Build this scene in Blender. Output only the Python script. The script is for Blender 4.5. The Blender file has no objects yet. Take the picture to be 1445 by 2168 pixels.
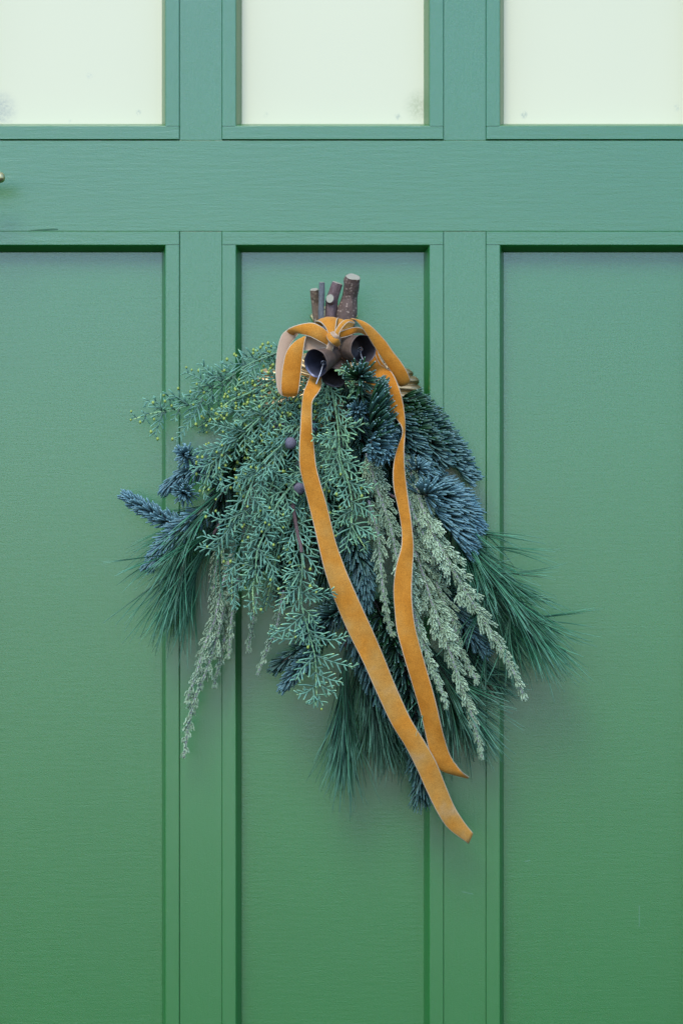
import bpy, math, random
import numpy as np
from mathutils import Vector
R = math.radians
random.seed(7); rng = np.random.default_rng(11)
S = 0.0005            # metres per photo pixel on the door face
CAM = 2.2             # camera distance from the door
scn = bpy.context.scene
col = scn.collection

# ---------------------------------------------------------------- camera
cd = bpy.data.cameras.new('camera'); cam = bpy.data.objects.new('camera', cd); col.objects.link(cam)
cam.location = (0, -CAM, 0); cam.rotation_euler = (R(90), 0, 0)
cd.sensor_fit = 'VERTICAL'; cd.sensor_height = 36; cd.sensor_width = 24
cd.lens = 36 * CAM / (2168 * S)
cd.clip_start = 0.05; cd.clip_end = 500
cd.dof.use_dof = True; cd.dof.focus_distance = CAM - 0.085; cd.dof.aperture_fstop = 5.6
scn.camera = cam

# ---------------------------------------------------------------- light
SUN_EL, SUN_ROT = R(49), R(198)
w = bpy.data.worlds.new('World'); scn.world = w; w.use_nodes = True
nt = w.node_tree; nt.nodes.clear()
sky = nt.nodes.new('ShaderNodeTexSky'); sky.sky_type = 'NISHITA'; sky.sun_disc = False
sky.sun_elevation = SUN_EL; sky.sun_rotation = SUN_ROT
sky.air_density = 1.0; sky.dust_density = 0.6; sky.ozone_density = 8.0
bg = nt.nodes.new('ShaderNodeBackground'); bg.inputs[1].default_value = 0.15
wo = nt.nodes.new('ShaderNodeOutputWorld')
nt.links.new(sky.outputs[0], bg.inputs[0]); nt.links.new(bg.outputs[0], wo.inputs[0])
sl = bpy.data.lights.new('sun', 'SUN'); sl.energy = 1.2; sl.angle = R(28); sl.color = (1, 0.97, 0.9)
so = bpy.data.objects.new('sun', sl); col.objects.link(so)
sd = Vector((math.sin(SUN_ROT) * math.cos(SUN_EL), math.cos(SUN_ROT) * math.cos(SUN_EL), math.sin(SUN_EL)))
so.rotation_euler = sd.to_track_quat('Z', 'Y').to_euler(); so.location = sd * 5
vs = scn.view_settings; vs.view_transform = 'Standard'; vs.look = 'None'; vs.gamma = 1; vs.use_curve_mapping = False
vs.exposure = 1.29

# ---------------------------------------------------------------- helpers
def W(px, py, d=0.0):
    """photo pixel + millimetres in front of the door -> world point"""
    k = (CAM - d / 1000) / CAM
    return np.array([(px - 722.5) * S * k, -d / 1000, (1084 - py) * S * k])

def nrm(v):
    v = np.asarray(v, float); n = np.linalg.norm(v, axis=-1, keepdims=True)
    return v / np.maximum(n, 1e-12)

def crom(P, n):
    """Catmull-Rom through the rows of P, n samples, even in arc length"""
    P = np.asarray(P, float)
    if len(P) == 2:
        t = np.linspace(0, 1, n)[:, None]; return P[0] * (1 - t) + P[1] * t
    A = np.vstack([2 * P[0] - P[1], P, 2 * P[-1] - P[-2]])
    out = []
    for i in range(len(P) - 1):
        p0, p1, p2, p3 = A[i:i + 4]
        for t in np.linspace(0, 1, 14, endpoint=False):
            out.append(.5 * ((2 * p1) + (-p0 + p2) * t + (2 * p0 - 5 * p1 + 4 * p2 - p3) * t * t + (-p0 + 3 * p1 - 3 * p2 + p3) * t ** 3))
    out.append(P[-1]); out = np.array(out)
    s = np.r_[0, np.cumsum(np.linalg.norm(np.diff(out, axis=0), axis=1))]
    q = np.linspace(0, s[-1], n)
    return np.stack([np.interp(q, s, out[:, k]) for k in range(out.shape[1])], 1)

def tag(o, label=None, cat=None, group=None, kind=None):
    if label: o['label'] = label
    if cat: o['category'] = cat
    if group: o['group'] = group
    if kind: o['kind'] = kind
    return o

def thing(name, loc, label, cat, group=None):
    o = bpy.data.objects.new(name, None); o.empty_display_size = 0.02; o.location = tuple(loc)
    col.objects.link(o); return tag(o, label, cat, group)

def origin_of(o):
    v = Vector((0, 0, 0))
    while o is not None:
        v += o.location; o = o.parent
    return np.array(v)

def link_mesh(name, me, parent, mats):
    o = bpy.data.objects.new(name, me); col.objects.link(o)
    if parent is not None: o.parent = parent
    for m in (mats if isinstance(mats, (list, tuple)) else [mats]): me.materials.append(m)
    return o

def mesh_obj(name, V, F, mats, parent=None, smooth=True, midx=None, attrs=None):
    V = np.asarray(V, float)
    if parent is not None: V = V - origin_of(parent)
    me = bpy.data.meshes.new(name)
    me.from_pydata([tuple(v) for v in V], [], [tuple(int(i) for i in f) for f in F])
    if smooth: me.polygons.foreach_set('use_smooth', [True] * len(me.polygons))
    if midx is not None: me.polygons.foreach_set('material_index', midx)
    if attrs:
        for k, a in attrs.items():
            me.attributes.new(k, 'FLOAT', 'POINT').data.foreach_set('value', np.asarray(a, np.float32))
    me.update()
    return link_mesh(name, me, parent, mats)

class Tubes:
    """collects tapered curved tubes and builds them as one mesh"""
    def __init__(s): s.g = {}
    def add(s, P, r, hue=0.0, t0=0.0, t1=1.0):
        P = np.asarray(P, float); r = np.broadcast_to(np.asarray(r, float), (len(P),))
        s.g.setdefault(len(P), []).append((P, r, hue, t0, t1))
    def build(s, name, mat, parent, sides=4):
        Vs, Fs, H, T = [], [], [], []; off = 0
        for K, L in s.g.items():
            P = np.stack([a[0] for a in L]); Rr = np.stack([a[1] for a in L]); M = len(L)
            hue = np.array([a[2] for a in L]); t0 = np.array([a[3] for a in L]); t1 = np.array([a[4] for a in L])
            D = nrm(np.gradient(P, axis=1)); mean = nrm(P[:, -1] - P[:, 0])
            ref = np.where(np.abs(mean[:, 1:2]) < .9, np.array([[0, 1., 0]]), np.array([[1., 0, 0]]))
            n0 = nrm(np.cross(mean, ref))[:, None, :]
            N = nrm(n0 - (n0 * D).sum(-1, keepdims=True) * D); B = np.cross(D, N)
            a = np.arange(sides) / sides * 2 * np.pi + .4
            ring = P[:, :, None] + Rr[:, :, None, None] * (np.cos(a)[None, None, :, None] * N[:, :, None] + np.sin(a)[None, None, :, None] * B[:, :, None])
            Vs.append(ring.reshape(-1, 3))
            base = off + (np.arange(M) * K * sides)[:, None, None] + (np.arange(K - 1) * sides)[None, :, None]
            j = np.arange(sides)[None, None, :]; jn = (np.arange(sides) + 1) % sides; jn = jn[None, None, :]
            q = np.stack([base + j, base + jn, base + sides + jn, base + sides + j], -1).reshape(-1, 4)
            Fs.append(q)
            if sides == 4:
                e = off + (np.arange(M) * K * 4)[:, None] + (K - 1) * 4 + np.arange(4)[None, :]
                Fs.append(e)
                Fs.append(off + (np.arange(M) * K * 4)[:, None] + np.array([3, 2, 1, 0])[None, :])
            H.append(np.repeat(hue, K * sides))
            tt = t0[:, None] + (t1 - t0)[:, None] * np.linspace(0, 1, K)[None, :]
            T.append(np.repeat(tt.reshape(-1), sides)); off += M * K * sides
        if not Vs: return None
        V = np.concatenate(Vs); F = np.concatenate(Fs).astype(np.int32)
        if parent is not None: V = V - origin_of(parent)
        me = bpy.data.meshes.new(name)
        me.vertices.add(len(V)); me.vertices.foreach_set('co', V.astype(np.float32).ravel())
        me.loops.add(F.size); me.loops.foreach_set('vertex_index', F.ravel())
        me.polygons.add(len(F)); me.polygons.foreach_set('loop_start', np.arange(0, F.size, 4, dtype=np.int32))
        me.polygons.foreach_set('use_smooth', np.ones(len(F), bool))
        me.attributes.new('hue', 'FLOAT', 'POINT').data.foreach_set('value', np.concatenate(H).astype(np.float32))
        me.attributes.new('tt', 'FLOAT', 'POINT').data.foreach_set('value', np.concatenate(T).astype(np.float32))
        me.update(calc_edges=True); me.validate()
        return link_mesh(name, me, parent, mat)

# ---------------------------------------------------------------- materials
def new_mat(name):
    m = bpy.data.materials.new(name); m.use_nodes = True; t = m.node_tree
    return m, t, t.nodes['Principled BSDF']
def N(t, typ, **kw):
    n = t.nodes.new(typ)
    for k, v in kw.items():
        if k.startswith('i_'): n.inputs[int(k[2:])].default_value = v
        else: setattr(n, k, v)
    return n
def ramp(t, fac, stops):
    r = t.nodes.new('ShaderNodeValToRGB'); t.links.new(fac, r.inputs[0])
    e = r.color_ramp.elements
    while len(e) < len(stops): e.new(0.5)
    for i, (p, c) in enumerate(stops):
        e[i].position = p; e[i].color = (*c, 1) if len(c) == 3 else c
    return r
def mix(t, fac, a, b, mode='MIX'):
    m = t.nodes.new('ShaderNodeMix'); m.data_type = 'RGBA'; m.blend_type = mode
    for i, v in ((0, fac), (6, a), (7, b)):
        if isinstance(v, (int, float)): m.inputs[i].default_value = v
        elif isinstance(v, tuple): m.inputs[i].default_value = (*v, 1)
        else: t.links.new(v, m.inputs[i])
    return m.outputs[2]
def pos_noise(t, scale=(1, 1, 1), sc=100, detail=3, rough=.5):
    g = N(t, 'ShaderNodeNewGeometry'); mp = N(t, 'ShaderNodeMapping'); mp.inputs['Scale'].default_value = scale
    t.links.new(g.outputs['Position'], mp.inputs[0])
    n = N(t, 'ShaderNodeTexNoise'); n.inputs['Scale'].default_value = sc; n.inputs['Detail'].default_value = detail
    n.inputs['Roughness'].default_value = rough
    t.links.new(mp.outputs[0], n.inputs[0]); return n.outputs[0]
def add_bump(t, b, h, strength, dist):
    bp = N(t, 'ShaderNodeBump'); bp.inputs['Strength'].default_value = strength; bp.inputs['Distance'].default_value = dist
    t.links.new(h, bp.inputs['Height'])
    prev = b.inputs['Normal'].links
    if prev: t.links.new(prev[0].from_socket, bp.inputs['Normal'])
    t.links.new(bp.outputs[0], b.inputs['Normal'])

def paint(name, grain, base, scuffs=(), gb=.2, gsc=380):
    m, t, b = new_mat(name)
    n1 = pos_noise(t, grain, gsc, 4, .6)
    n2 = pos_noise(t, (1, 1, 1), 900, 2, .7)
    n3 = pos_noise(t, (1, 1, 1), 5, 3, .6)
    c = mix(t, n3, tuple(x * .93 for x in base), tuple(min(1, x * 1.07) for x in base))
    r2 = ramp(t, n2, [(.3, (.86, .9, .88)), (.7, (1.0, 1.0, 1.0))])
    c = mix(t, .75, c, r2.outputs[0], 'MULTIPLY')
    n4 = pos_noise(t, (1, 1, 1), 120, 1, .3)          # rare pale specks in the paint
    sp = ramp(t, n4, [(.90, (0, 0, 0)), (.92, (1, 1, 1))])
    c = mix(t, sp.outputs[0], c, (.1, .24, .18))
    for (x0, z0, x1, z1, wd) in scuffs:                # thin pale scratches in the paint
        g = N(t, 'ShaderNodeNewGeometry')
        a0 = np.array([x0, 0, z0]); a1 = np.array([x1, 0, z1]); L = np.linalg.norm(a1 - a0); dv = (a1 - a0) / L
        sub = N(t, 'ShaderNodeVectorMath', operation='SUBTRACT'); sub.inputs[1].default_value = tuple(a0)
        t.links.new(g.outputs['Position'], sub.inputs[0])
        ml = N(t, 'ShaderNodeVectorMath', operation='MULTIPLY'); ml.inputs[1].default_value = (1, 0, 1); t.links.new(sub.outputs[0], ml.inputs[0])
        dt = N(t, 'ShaderNodeVectorMath', operation='DOT_PRODUCT'); dt.inputs[1].default_value = tuple(dv); t.links.new(ml.outputs[0], dt.inputs[0])
        cl = N(t, 'ShaderNodeClamp'); cl.inputs[1].default_value = 0; cl.inputs[2].default_value = L; t.links.new(dt.outputs['Value'], cl.inputs[0])
        sc = N(t, 'ShaderNodeVectorMath', operation='SCALE'); sc.inputs[0].default_value = tuple(dv); t.links.new(cl.outputs[0], sc.inputs['Scale'])
        ds = N(t, 'ShaderNodeVectorMath', operation='DISTANCE'); t.links.new(ml.outputs[0], ds.inputs[0]); t.links.new(sc.outputs[0], ds.inputs[1])
        lt = N(t, 'ShaderNodeMapRange'); lt.inputs[1].default_value = 0; lt.inputs[2].default_value = wd; lt.inputs[3].default_value = .3; lt.inputs[4].default_value = 0
        t.links.new(ds.outputs['Value'], lt.inputs[0])
        c = mix(t, lt.outputs[0], c, (.16, .28, .25))
    t.links.new(c, b.inputs['Base Color'])
    rr = N(t, 'ShaderNodeMapRange'); rr.inputs[3].default_value = .3; rr.inputs[4].default_value = .38
    t.links.new(n1, rr.inputs[0]); t.links.new(rr.outputs[0], b.inputs['Roughness'])
    b.inputs['Specular IOR Level'].default_value = 1.0
    cw = N(t, 'ShaderNodeMapRange'); cw.inputs[1].default_value = .3; cw.inputs[2].default_value = .7; cw.inputs[3].default_value = .16; cw.inputs[4].default_value = .60; t.links.new(pos_noise(t, (1, 1, 1), 620, 2, .6), cw.inputs[0]); t.links.new(cw.outputs[0], b.inputs['Coat Weight']); b.inputs['Coat Roughness'].default_value = .25; b.inputs['Coat IOR'].default_value = 1.7
    add_bump(t, b, n1, gb, .0009); add_bump(t, b, n2, .35, .0006)
    return m
GREEN = (.012, .138, .022)
M_rail = paint('green_paint_rail', (.09, 1, 1.0), GREEN, (), .36, 260)
M_stile = paint('green_paint_stile', (1, 1, .09), GREEN)
sc_px = [((978, 1888), (1000, 1893), 1.6), ((1357, 1925), (1357, 1968), 1.4), ((1113, 1830), (1124, 1828), 1.6), ((1050, 1772), (1055, 1770), 1.5)]
sc_w = []
for (a, b_, wd) in sc_px:
    A, B_ = W(*a), W(*b_); sc_w.append((A[0], A[2], B_[0], B_[2], wd * S))
M_panel = paint('green_paint_panel', (.10, 1, 1.0), GREEN, [sc_w[1], sc_w[2]], .13, 420)
M_mull = paint('green_paint_mullion', (1, 1, .12), GREEN, [sc_w[0], sc_w[3]])

def plain(name, c, rough=.5, metal=0, spec=.5, vary=.15, nsc=300, bump=0):
    m, t, b = new_mat(name)
    n = pos_noise(t, (1, 1, 1), nsc, 3)
    cc = mix(t, n, tuple(max(0, x * (1 - vary * 1.6)) for x in c), tuple(min(1, x * (1 + vary * 1.6)) for x in c))
    t.links.new(cc, b.inputs['Base Color'])
    b.inputs['Roughness'].default_value = rough; b.inputs['Metallic'].default_value = metal
    b.inputs['Specular IOR Level'].default_value = spec
    if bump: add_bump(t, b, n, .5, bump)
    return m

def pane_mat():
    m, t, b = new_mat('milky_glass')
    base = (.80, .86, .78); g = N(t, 'ShaderNodeNewGeometry')
    nz = pos_noise(t, (1, 1, 1), 420, 3, .7)
    n0 = pos_noise(t, (1, 1, 1), 6, 2)
    c = mix(t, n0, (.575, .56, .36), (.61, .585, .375))
    for (px, py, r, cc, s) in [(293, 238, 7, (0.175, 0.225, 0.200), .8), (563, 243, 6, (0.200, 0.250, 0.200), .7), (842, 247, 9, (0.200, 0.250, 0.200), .6),
                               (1108, 243, 9, (0.175, 0.240, 0.200), .8), (-2, 232, 42, (0.175, 0.200, 0.210), .75), (892, 225, 40, (0.250, 0.275, 0.125), .75),
                               (190, 160, 8, (0.300, 0.350, 0.310), .5), (150, 256, 5, (0.250, 0.300, 0.250), .5), (1432, 228, 9, (0.300, 0.350, 0.300), .5)]:
        p = W(px, py, -17.8)
        d = N(t, 'ShaderNodeVectorMath', operation='DISTANCE'); d.inputs[1].default_value = tuple(p)
        t.links.new(g.outputs['Position'], d.inputs[0])
        mr = N(t, 'ShaderNodeMapRange', interpolation_type='SMOOTHSTEP')
        mr.inputs[1].default_value = r * S * .15; mr.inputs[2].default_value = r * S * 1.2; mr.inputs[3].default_value = s * .75; mr.inputs[4].default_value = 0
        t.links.new(d.outputs['Value'], mr.inputs[0])
        rp = ramp(t, nz, [(.38, (.35,) * 3), (.62, (1,) * 3)] if r > 20 else [(.42, (0,) * 3), (.58, (1,) * 3)])
        mm = N(t, 'ShaderNodeMath', operation='MULTIPLY'); t.links.new(mr.outputs[0], mm.inputs[0]); t.links.new(rp.outputs[0], mm.inputs[1])
        c = mix(t, mm.outputs[0], c, cc)
    t.links.new(c, b.inputs['Base Color']); b.inputs['Roughness'].default_value = .55
    cw = N(t, 'ShaderNodeMapRange'); cw.inputs[1].default_value = .3; cw.inputs[2].default_value = .7; cw.inputs[3].default_value = .16; cw.inputs[4].default_value = .60; t.links.new(pos_noise(t, (1, 1, 1), 620, 2, .6), cw.inputs[0]); t.links.new(cw.outputs[0], b.inputs['Coat Weight']); b.inputs['Coat Roughness'].default_value = .06
    return m
M_pane = pane_mat()

def foliage_mat(name, lo, hi, tip, rough=.5, tipstart=.75, spec=.4, root=.30):
    """lo..hi by the hue attribute; shade painted into the bases, tips paler as growth and light"""
    m, t, b = new_mat(name)
    h = N(t, 'ShaderNodeAttribute', attribute_name='hue'); a = N(t, 'ShaderNodeAttribute', attribute_name='tt')
    c = mix(t, h.outputs['Fac'], lo, hi)
    n = pos_noise(t, (1, 1, 1), 500, 2)
    r = ramp(t, n, [(.3, (.75,) * 3), (.7, (1.0,) * 3)])
    c = mix(t, .8, c, r.outputs[0], 'MULTIPLY')
    gr = ramp(t, a.outputs['Fac'], [(0, (root,) * 3), (.4, (.5 + root / 2,) * 3), (.8, (1.0,) * 3)])  # shade between needles and twiglets painted in as darker bases
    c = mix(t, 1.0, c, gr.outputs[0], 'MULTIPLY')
    tr = N(t, 'ShaderNodeMapRange'); tr.inputs[1].default_value = tipstart; tr.inputs[2].default_value = 1.0
    t.links.new(a.outputs['Fac'], tr.inputs[0])
    c = mix(t, tr.outputs[0], c, tip)
    t.links.new(c, b.inputs['Base Color']); b.inputs['Roughness'].default_value = rough
    b.inputs['Specular IOR Level'].default_value = spec
    return m
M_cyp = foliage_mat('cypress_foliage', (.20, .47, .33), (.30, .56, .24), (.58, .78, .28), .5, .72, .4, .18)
M_fir = foliage_mat('fir_needles', (.012, .075, .018), (.15, .31, .34), (.38, .56, .56), .45, .7, .4, .16)  # dark low end puts the shade of the gaps into the needles
M_pine = foliage_mat('pine_needles', (.005, .04, .018), (.06, .27, .13), (.20, .42, .28), .45, .7, .35)  # low end darkened: shade of the lower tufts put into the colour
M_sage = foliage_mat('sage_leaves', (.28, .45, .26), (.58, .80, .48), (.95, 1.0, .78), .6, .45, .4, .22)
M_cstem = plain('cypress_green_stem', (.13, .27, .13), .6, vary=.25)
M_pstem = plain('sage_grey_stem', (.36, .33, .34), .65, vary=.2)
M_bark = plain('brown_twig_bark', (.10, .06, .06), .8, vary=.4, bump=.0008)
M_dark = plain('dark_twig_bark', (.06, .05, .04), .8, vary=.4, bump=.0008)
M_bud = plain('yellow_green_buds', (.26, .34, .06), .55, vary=.2)
M_cone = plain('bloomed_cypress_cone', (.11, .10, .13), .75, vary=.35, nsc=220, bump=.001)
M_brass = plain('aged_brass', (.38, .28, .14), .42, metal=.9, vary=.15, nsc=150)
M_brass_old = plain('pale_brass', (.55, .48, .24), .38, metal=.85, vary=.12)
M_bellout = plain('oxidised_bell_metal', (.115, .072, .048), .66, metal=.1, vary=.6, nsc=110, bump=.0006)
M_bellin = plain('sky_tinted_bell_inside', (.10, .105, .15), .4, metal=.7, vary=.35, nsc=140)  # blue of the mirrored sky put into the base colour
M_bellin_dark = plain('dark_bell_inside', (.06, .05, .055), .45, metal=.4, vary=.35, nsc=140)
M_copper = plain('copper_edge', (.60, .30, .18), .35, metal=.8, vary=.3, nsc=400)
M_wire = plain('steel_clapper_wire', (.30, .31, .33), .4, metal=.6)
M_wood = plain('fresh_cut_wood', (.28, .26, .19), .8, vary=.12, nsc=500)
M_gouge = plain('paint_shadow_gouge', (.02, .09, .04), .7)

def bark_mat(name, c, spot, spots=True, sc=230):
    m, t, b = new_mat(name)
    n = pos_noise(t, (1, 1, .5), 220, 5, .65)
    cc = mix(t, n, tuple(x * .55 for x in c), tuple(x * 1.45 for x in c))
    if spots:
        g = N(t, 'ShaderNodeNewGeometry'); v = N(t, 'ShaderNodeTexVoronoi'); v.inputs['Scale'].default_value = sc
        t.links.new(g.outputs['Position'], v.inputs[0])
        r = ramp(t, v.outputs['Distance'], [(.20, (1,) * 3), (.33, (0,) * 3)])
        cc = mix(t, r.outputs[0], cc, spot)
    t.links.new(cc, b.inputs['Base Color']); b.inputs['Roughness'].default_value = .75
    add_bump(t, b, n, .9, .003)
    return m
M_b1 = bark_mat('speckled_brown_bark', (.15, .10, .06), (.28, .21, .13))
M_b2 = bark_mat('blue_grey_bark', (.12, .125, .125), (.3, .3, .3), False)
M_b3 = bark_mat('purple_bark', (.135, .085, .08), (.3, .3, .3), False)
M_b4 = bark_mat('lenticel_bark', (.11, .068, .05), (.30, .22, .16), True, 300)

def velvet_mat(name):
    m, t, b = new_mat(name)
    n1 = pos_noise(t, (1, 1, 1), 30, 3, .5); n2 = pos_noise(t, (1, 1, 1), 1100, 2, .7)
    a = N(t, 'ShaderNodeAttribute', attribute_name='nap_sheen')
    ad = N(t, 'ShaderNodeMath', operation='MULTIPLY_ADD'); t.links.new(n1, ad.inputs[0]); ad.inputs[1].default_value = 1.0; t.links.new(a.outputs['Fac'], ad.inputs[2])
    r = ramp(t, ad.outputs[0], [(.36, (.47, .165, .012)), (.58, (.56, .225, .026)), (.80, (.53, .265, .055)), (.98, (.50, .32, .14))])  # nap sheen painted in: paler tan where the pile catches light
    r2 = ramp(t, n2, [(.35, (.62,) * 3), (.65, (1.,) * 3)])
    c = mix(t, .85, r.outputs[0], r2.outputs[0], 'MULTIPLY')
    n3 = pos_noise(t, (1, 1, 1), 150, 3, .6); r3 = ramp(t, n3, [(.35, (.90, .88, .85)), (.65, (1.04, 1.04, 1.05))])
    c = mix(t, .8, c, r3.outputs[0], 'MULTIPLY')
    t.links.new(c, b.inputs['Base Color']); b.inputs['Roughness'].default_value = .85
    b.inputs['Specular IOR Level'].default_value = .15
    b.inputs['Sheen Weight'].default_value = .35; b.inputs['Sheen Roughness'].default_value = .4
    b.inputs['Sheen Tint'].default_value = (1, .75, .45, 1)
    add_bump(t, b, n2, .25, .0004)
    return m
M_velvet = velvet_mat('amber_velvet')
M_satin = plain('ribbon_backing', (.34, .215, .125), .6, vary=.08, nsc=900, bump=.0003)
M_edge = plain('cream_ribbon_edge', (.46, .36, .24), .7, vary=.1, nsc=900)

# ---------------------------------------------------------------- door
door = thing('door', W(722, 3050), 'green painted wooden door with white window panes above three tall recessed panels', 'door')
X0, X1, Y0, Y1 = -290, 1690, -900, 3060

def block(name, x0, y0, x1, y1, f, back, mat, bev=1.0):
    """a board given by photo pixels on the door face; f = mm in front, back = mm at its rear"""
    x0, x1 = (x0 - 722.5) * S, (x1 - 722.5) * S; z0, z1 = (1084 - y1) * S, (1084 - y0) * S
    yb, yf = -back / 1000, -f / 1000; e = bev / 1000
    V = []
    for (ins, y) in ((0, yb), (0, yf + e), (e * .35, yf + e * .35), (e, yf)):
        V += [(x0 + ins, y, z0 + ins), (x1 - ins, y, z0 + ins), (x1 - ins, y, z1 - ins), (x0 + ins, y, z1 - ins)]
    F = []
    for k in range(3):
        for j in range(4):
            F.append((4 * k + j, 4 * k + (j + 1) % 4, 4 * k + 4 + (j + 1) % 4, 4 * k + 4 + j))
    F.append((12, 13, 14, 15)); F.append((3, 2, 1, 0))
    return mesh_obj(name, V, F, mat, door, smooth=False)

G = 0.22  # gap in pixels between pieces
opens = [(-88, 380), (470, 938), (1028, 1496)]
# stiles, rails and mullions
block('stile', X0, Y0, opens[0][0] - G, Y1, 0, -34, M_stile, .8)
block('stile', opens[2][1] + G, Y0, X1, Y1, 0, -34, M_stile, .8)
block('rail', opens[0][0] - G * .4, 297.2, opens[2][1] + G * .4, 489.7, 0.05, -34, M_rail, .5)
block('rail', opens[0][0] - G * .4, Y0, opens[2][1] + G * .4, Y0 + 150, 0.05, -34, M_rail, .5)
block('rail', opens[0][0] - G * .4, Y1 - 320, opens[2][1] + G * .4, Y1, 0.05, -34, M_rail, .5)
for a, b_ in ((380, 470), (938, 1028)):
    block('mullion', a + (.55 if a < 400 else G), 489.8, b_ - G, Y1 - 320.4, -.35, -34, M_mull, .4)
    block('mullion', a + G, Y0 + 150.4, b_ - G, 296.9, -.35, -34, M_mull, .4)
block('backing_board', X0 + 30, Y0 + 30, X1 - 30, Y1 - 30, -36, -42, M_stile, .5)

def opening(x0, y0, x1, y1, nm, win=False, top=28, side=28, bot=28):
    """mitred bead moulding round an opening: flat face (butt joints) and a rounded slope down to the panel"""
    fr = 1.4; cw = 13.0; dep = -18.0
    # rounded slope profile: (inset beyond face in px, mm in front)
    prof = [(0, fr), (1.2, fr - .35), (2.4, fr - 1.4), (4.2, fr - 3.6), (cw, dep - 1.0)]
    def P(x, y, f): return ((x - 722.5) * S, -f / 1000, (1084 - y) * S)
    sides = {'top': top, 'bottom': bot, 'left': side, 'right': side}
    for sd_, fw in sides.items():
        V, F = [], []
        def quad(a, b, c, d):
            i = len(V); V.extend([a, b, c, d]); F.append((i, i + 1, i + 2, i + 3))
        cwid = cw
        pr = [(u * cwid / cw, f) for u, f in prof]
        g = .12
        if sd_ in ('top', 'bottom'):
            ya = (y0 + g) if sd_ == 'top' else (y1 - g); s = 1 if sd_ == 'top' else -1
            yi = (y0 + fw) if sd_ == 'top' else (y1 - fw)
            xa, xb = x0 + g, x1 - g; e = 1.3
            quad(P(xa + e, ya + s * e, fr), P(xb - e, ya + s * e, fr), P(xb - e, yi, fr), P(xa + e, yi, fr))      # face
            quad(P(xa, ya, fr - .6), P(xb, ya, fr - .6), P(xb - e, ya + s * e, fr), P(xa + e, ya + s * e, fr))
            quad(P(xa, ya, -12), P(xb, ya, -12), P(xb, ya, fr - .6), P(xa, ya, fr - .6))
            for (x, ee) in ((xa, e), (xb, -e)):
                quad(P(x, ya, fr - .6), P(x + ee, ya + s * e, fr), P(x + ee, yi, fr), P(x, yi, fr - .6))
                quad(P(x, ya, -12), P(x, ya, fr - .6), P(x, yi, fr - .6), P(x, yi, -12))
                quad(P(x, yi, -12), P(x, yi, fr - .6), P(x + ee * side, yi + s * .3, fr - .6), P(x + ee * side, yi + s * .3, -12))
            for (u0, f0), (u1, f1) in zip(pr[:-1], pr[1:]):
                quad(P(x0 + side + u0 * 1.0, yi + s * u0, f0), P(x1 - side - u0 * 1.0, yi + s * u0, f0), P(x1 - side - u1 * 1.0, yi + s * u1, f1), P(x0 + side + u1 * 1.0, yi + s * u1, f1))
        else:
            xa = (x0 + g) if sd_ == 'left' else (x1 - g); s = 1 if sd_ == 'left' else -1
            xi = (x0 + fw) if sd_ == 'left' else (x1 - fw)
            ya, yb = y0 + top + .8, y1 - bot - .8; e = 1.3; o = -.25
            quad(P(xa + s * e, ya, fr + o), P(xi, ya, fr + o), P(xi, yb, fr + o), P(xa + s * e, yb, fr + o))
            quad(P(xa, ya, fr - .8), P(xa + s * e, ya, fr + o), P(xa + s * e, yb, fr + o), P(xa, yb, fr - .8))
            quad(P(xa, ya, -12), P(xa, ya, fr - .8), P(xa, yb, fr - .8), P(xa, yb, -12))
            for y in (ya, yb):
                quad(P(xa, y, -8), P(xa, y, fr - .8), P(xi, y, fr + o), P(xi, y, -8))
            cb = cw
            for (u0, f0), (u1, f1) in zip(prof[:-1], prof[1:]):
                quad(P(xi + s * u0, y0 + top + u0, f0 + o), P(xi + s * u0, y1 - bot - u0 * cb / cw, f0 + o), P(xi + s * u1, y1 - bot - u1 * cb / cw, f1 + o), P(xi + s * u1, y0 + top + u1, f1 + o))
        mesh_obj(nm, V, F, M_rail if sd_ in ('top', 'bottom') else M_stile, door, smooth=False)
for (a, b_) in opens:
    opening(a, 490, b_, Y1 - 321, 'panel_bead')
    block('panel', a + 20, 505, b_ - 20, Y1 - 335, -17.6, -30, M_panel, .3)
    opening(a, Y0 + 151, b_, 296, 'window_bead', True)
    o = block('window_pane', a + 20, Y0 + 170, b_ - 20, 285, -17.8, -22, M_pane, .2)
# lever handle whose end enters at the left edge
tb = Tubes()
hp = crom([W(-175, 376, 2), W(-175, 376, 30), W(-160, 376, 44), W(-120, 376, 46), W(-60, 376, 46), W(0, 376, 45)], 26)
hr = np.full(26, 5.6e-3); hp = np.vstack([hp, hp[-1] + [.0028, 0, 0], hp[-1] + [.0047, 0, 0], hp[-1] + [.0055, 0, 0]]); hr = np.r_[hr, 5.2e-3, 3.4e-3, .3e-3]
tb.add(hp, hr); hnd = tb.build('handle', M_brass_old, door, sides=16)
# small gouge above the left panel bead
V = [W(60, 487.5, .09), W(85, 485.5, .09), W(110, 484, .09), W(124, 484.5, .09), W(123, 487, .09), W(100, 488.5, .09), W(75, 488.6, .09)]
mesh_obj('paint_chip', V, [range(7)], M_gouge, door, smooth=False)

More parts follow.
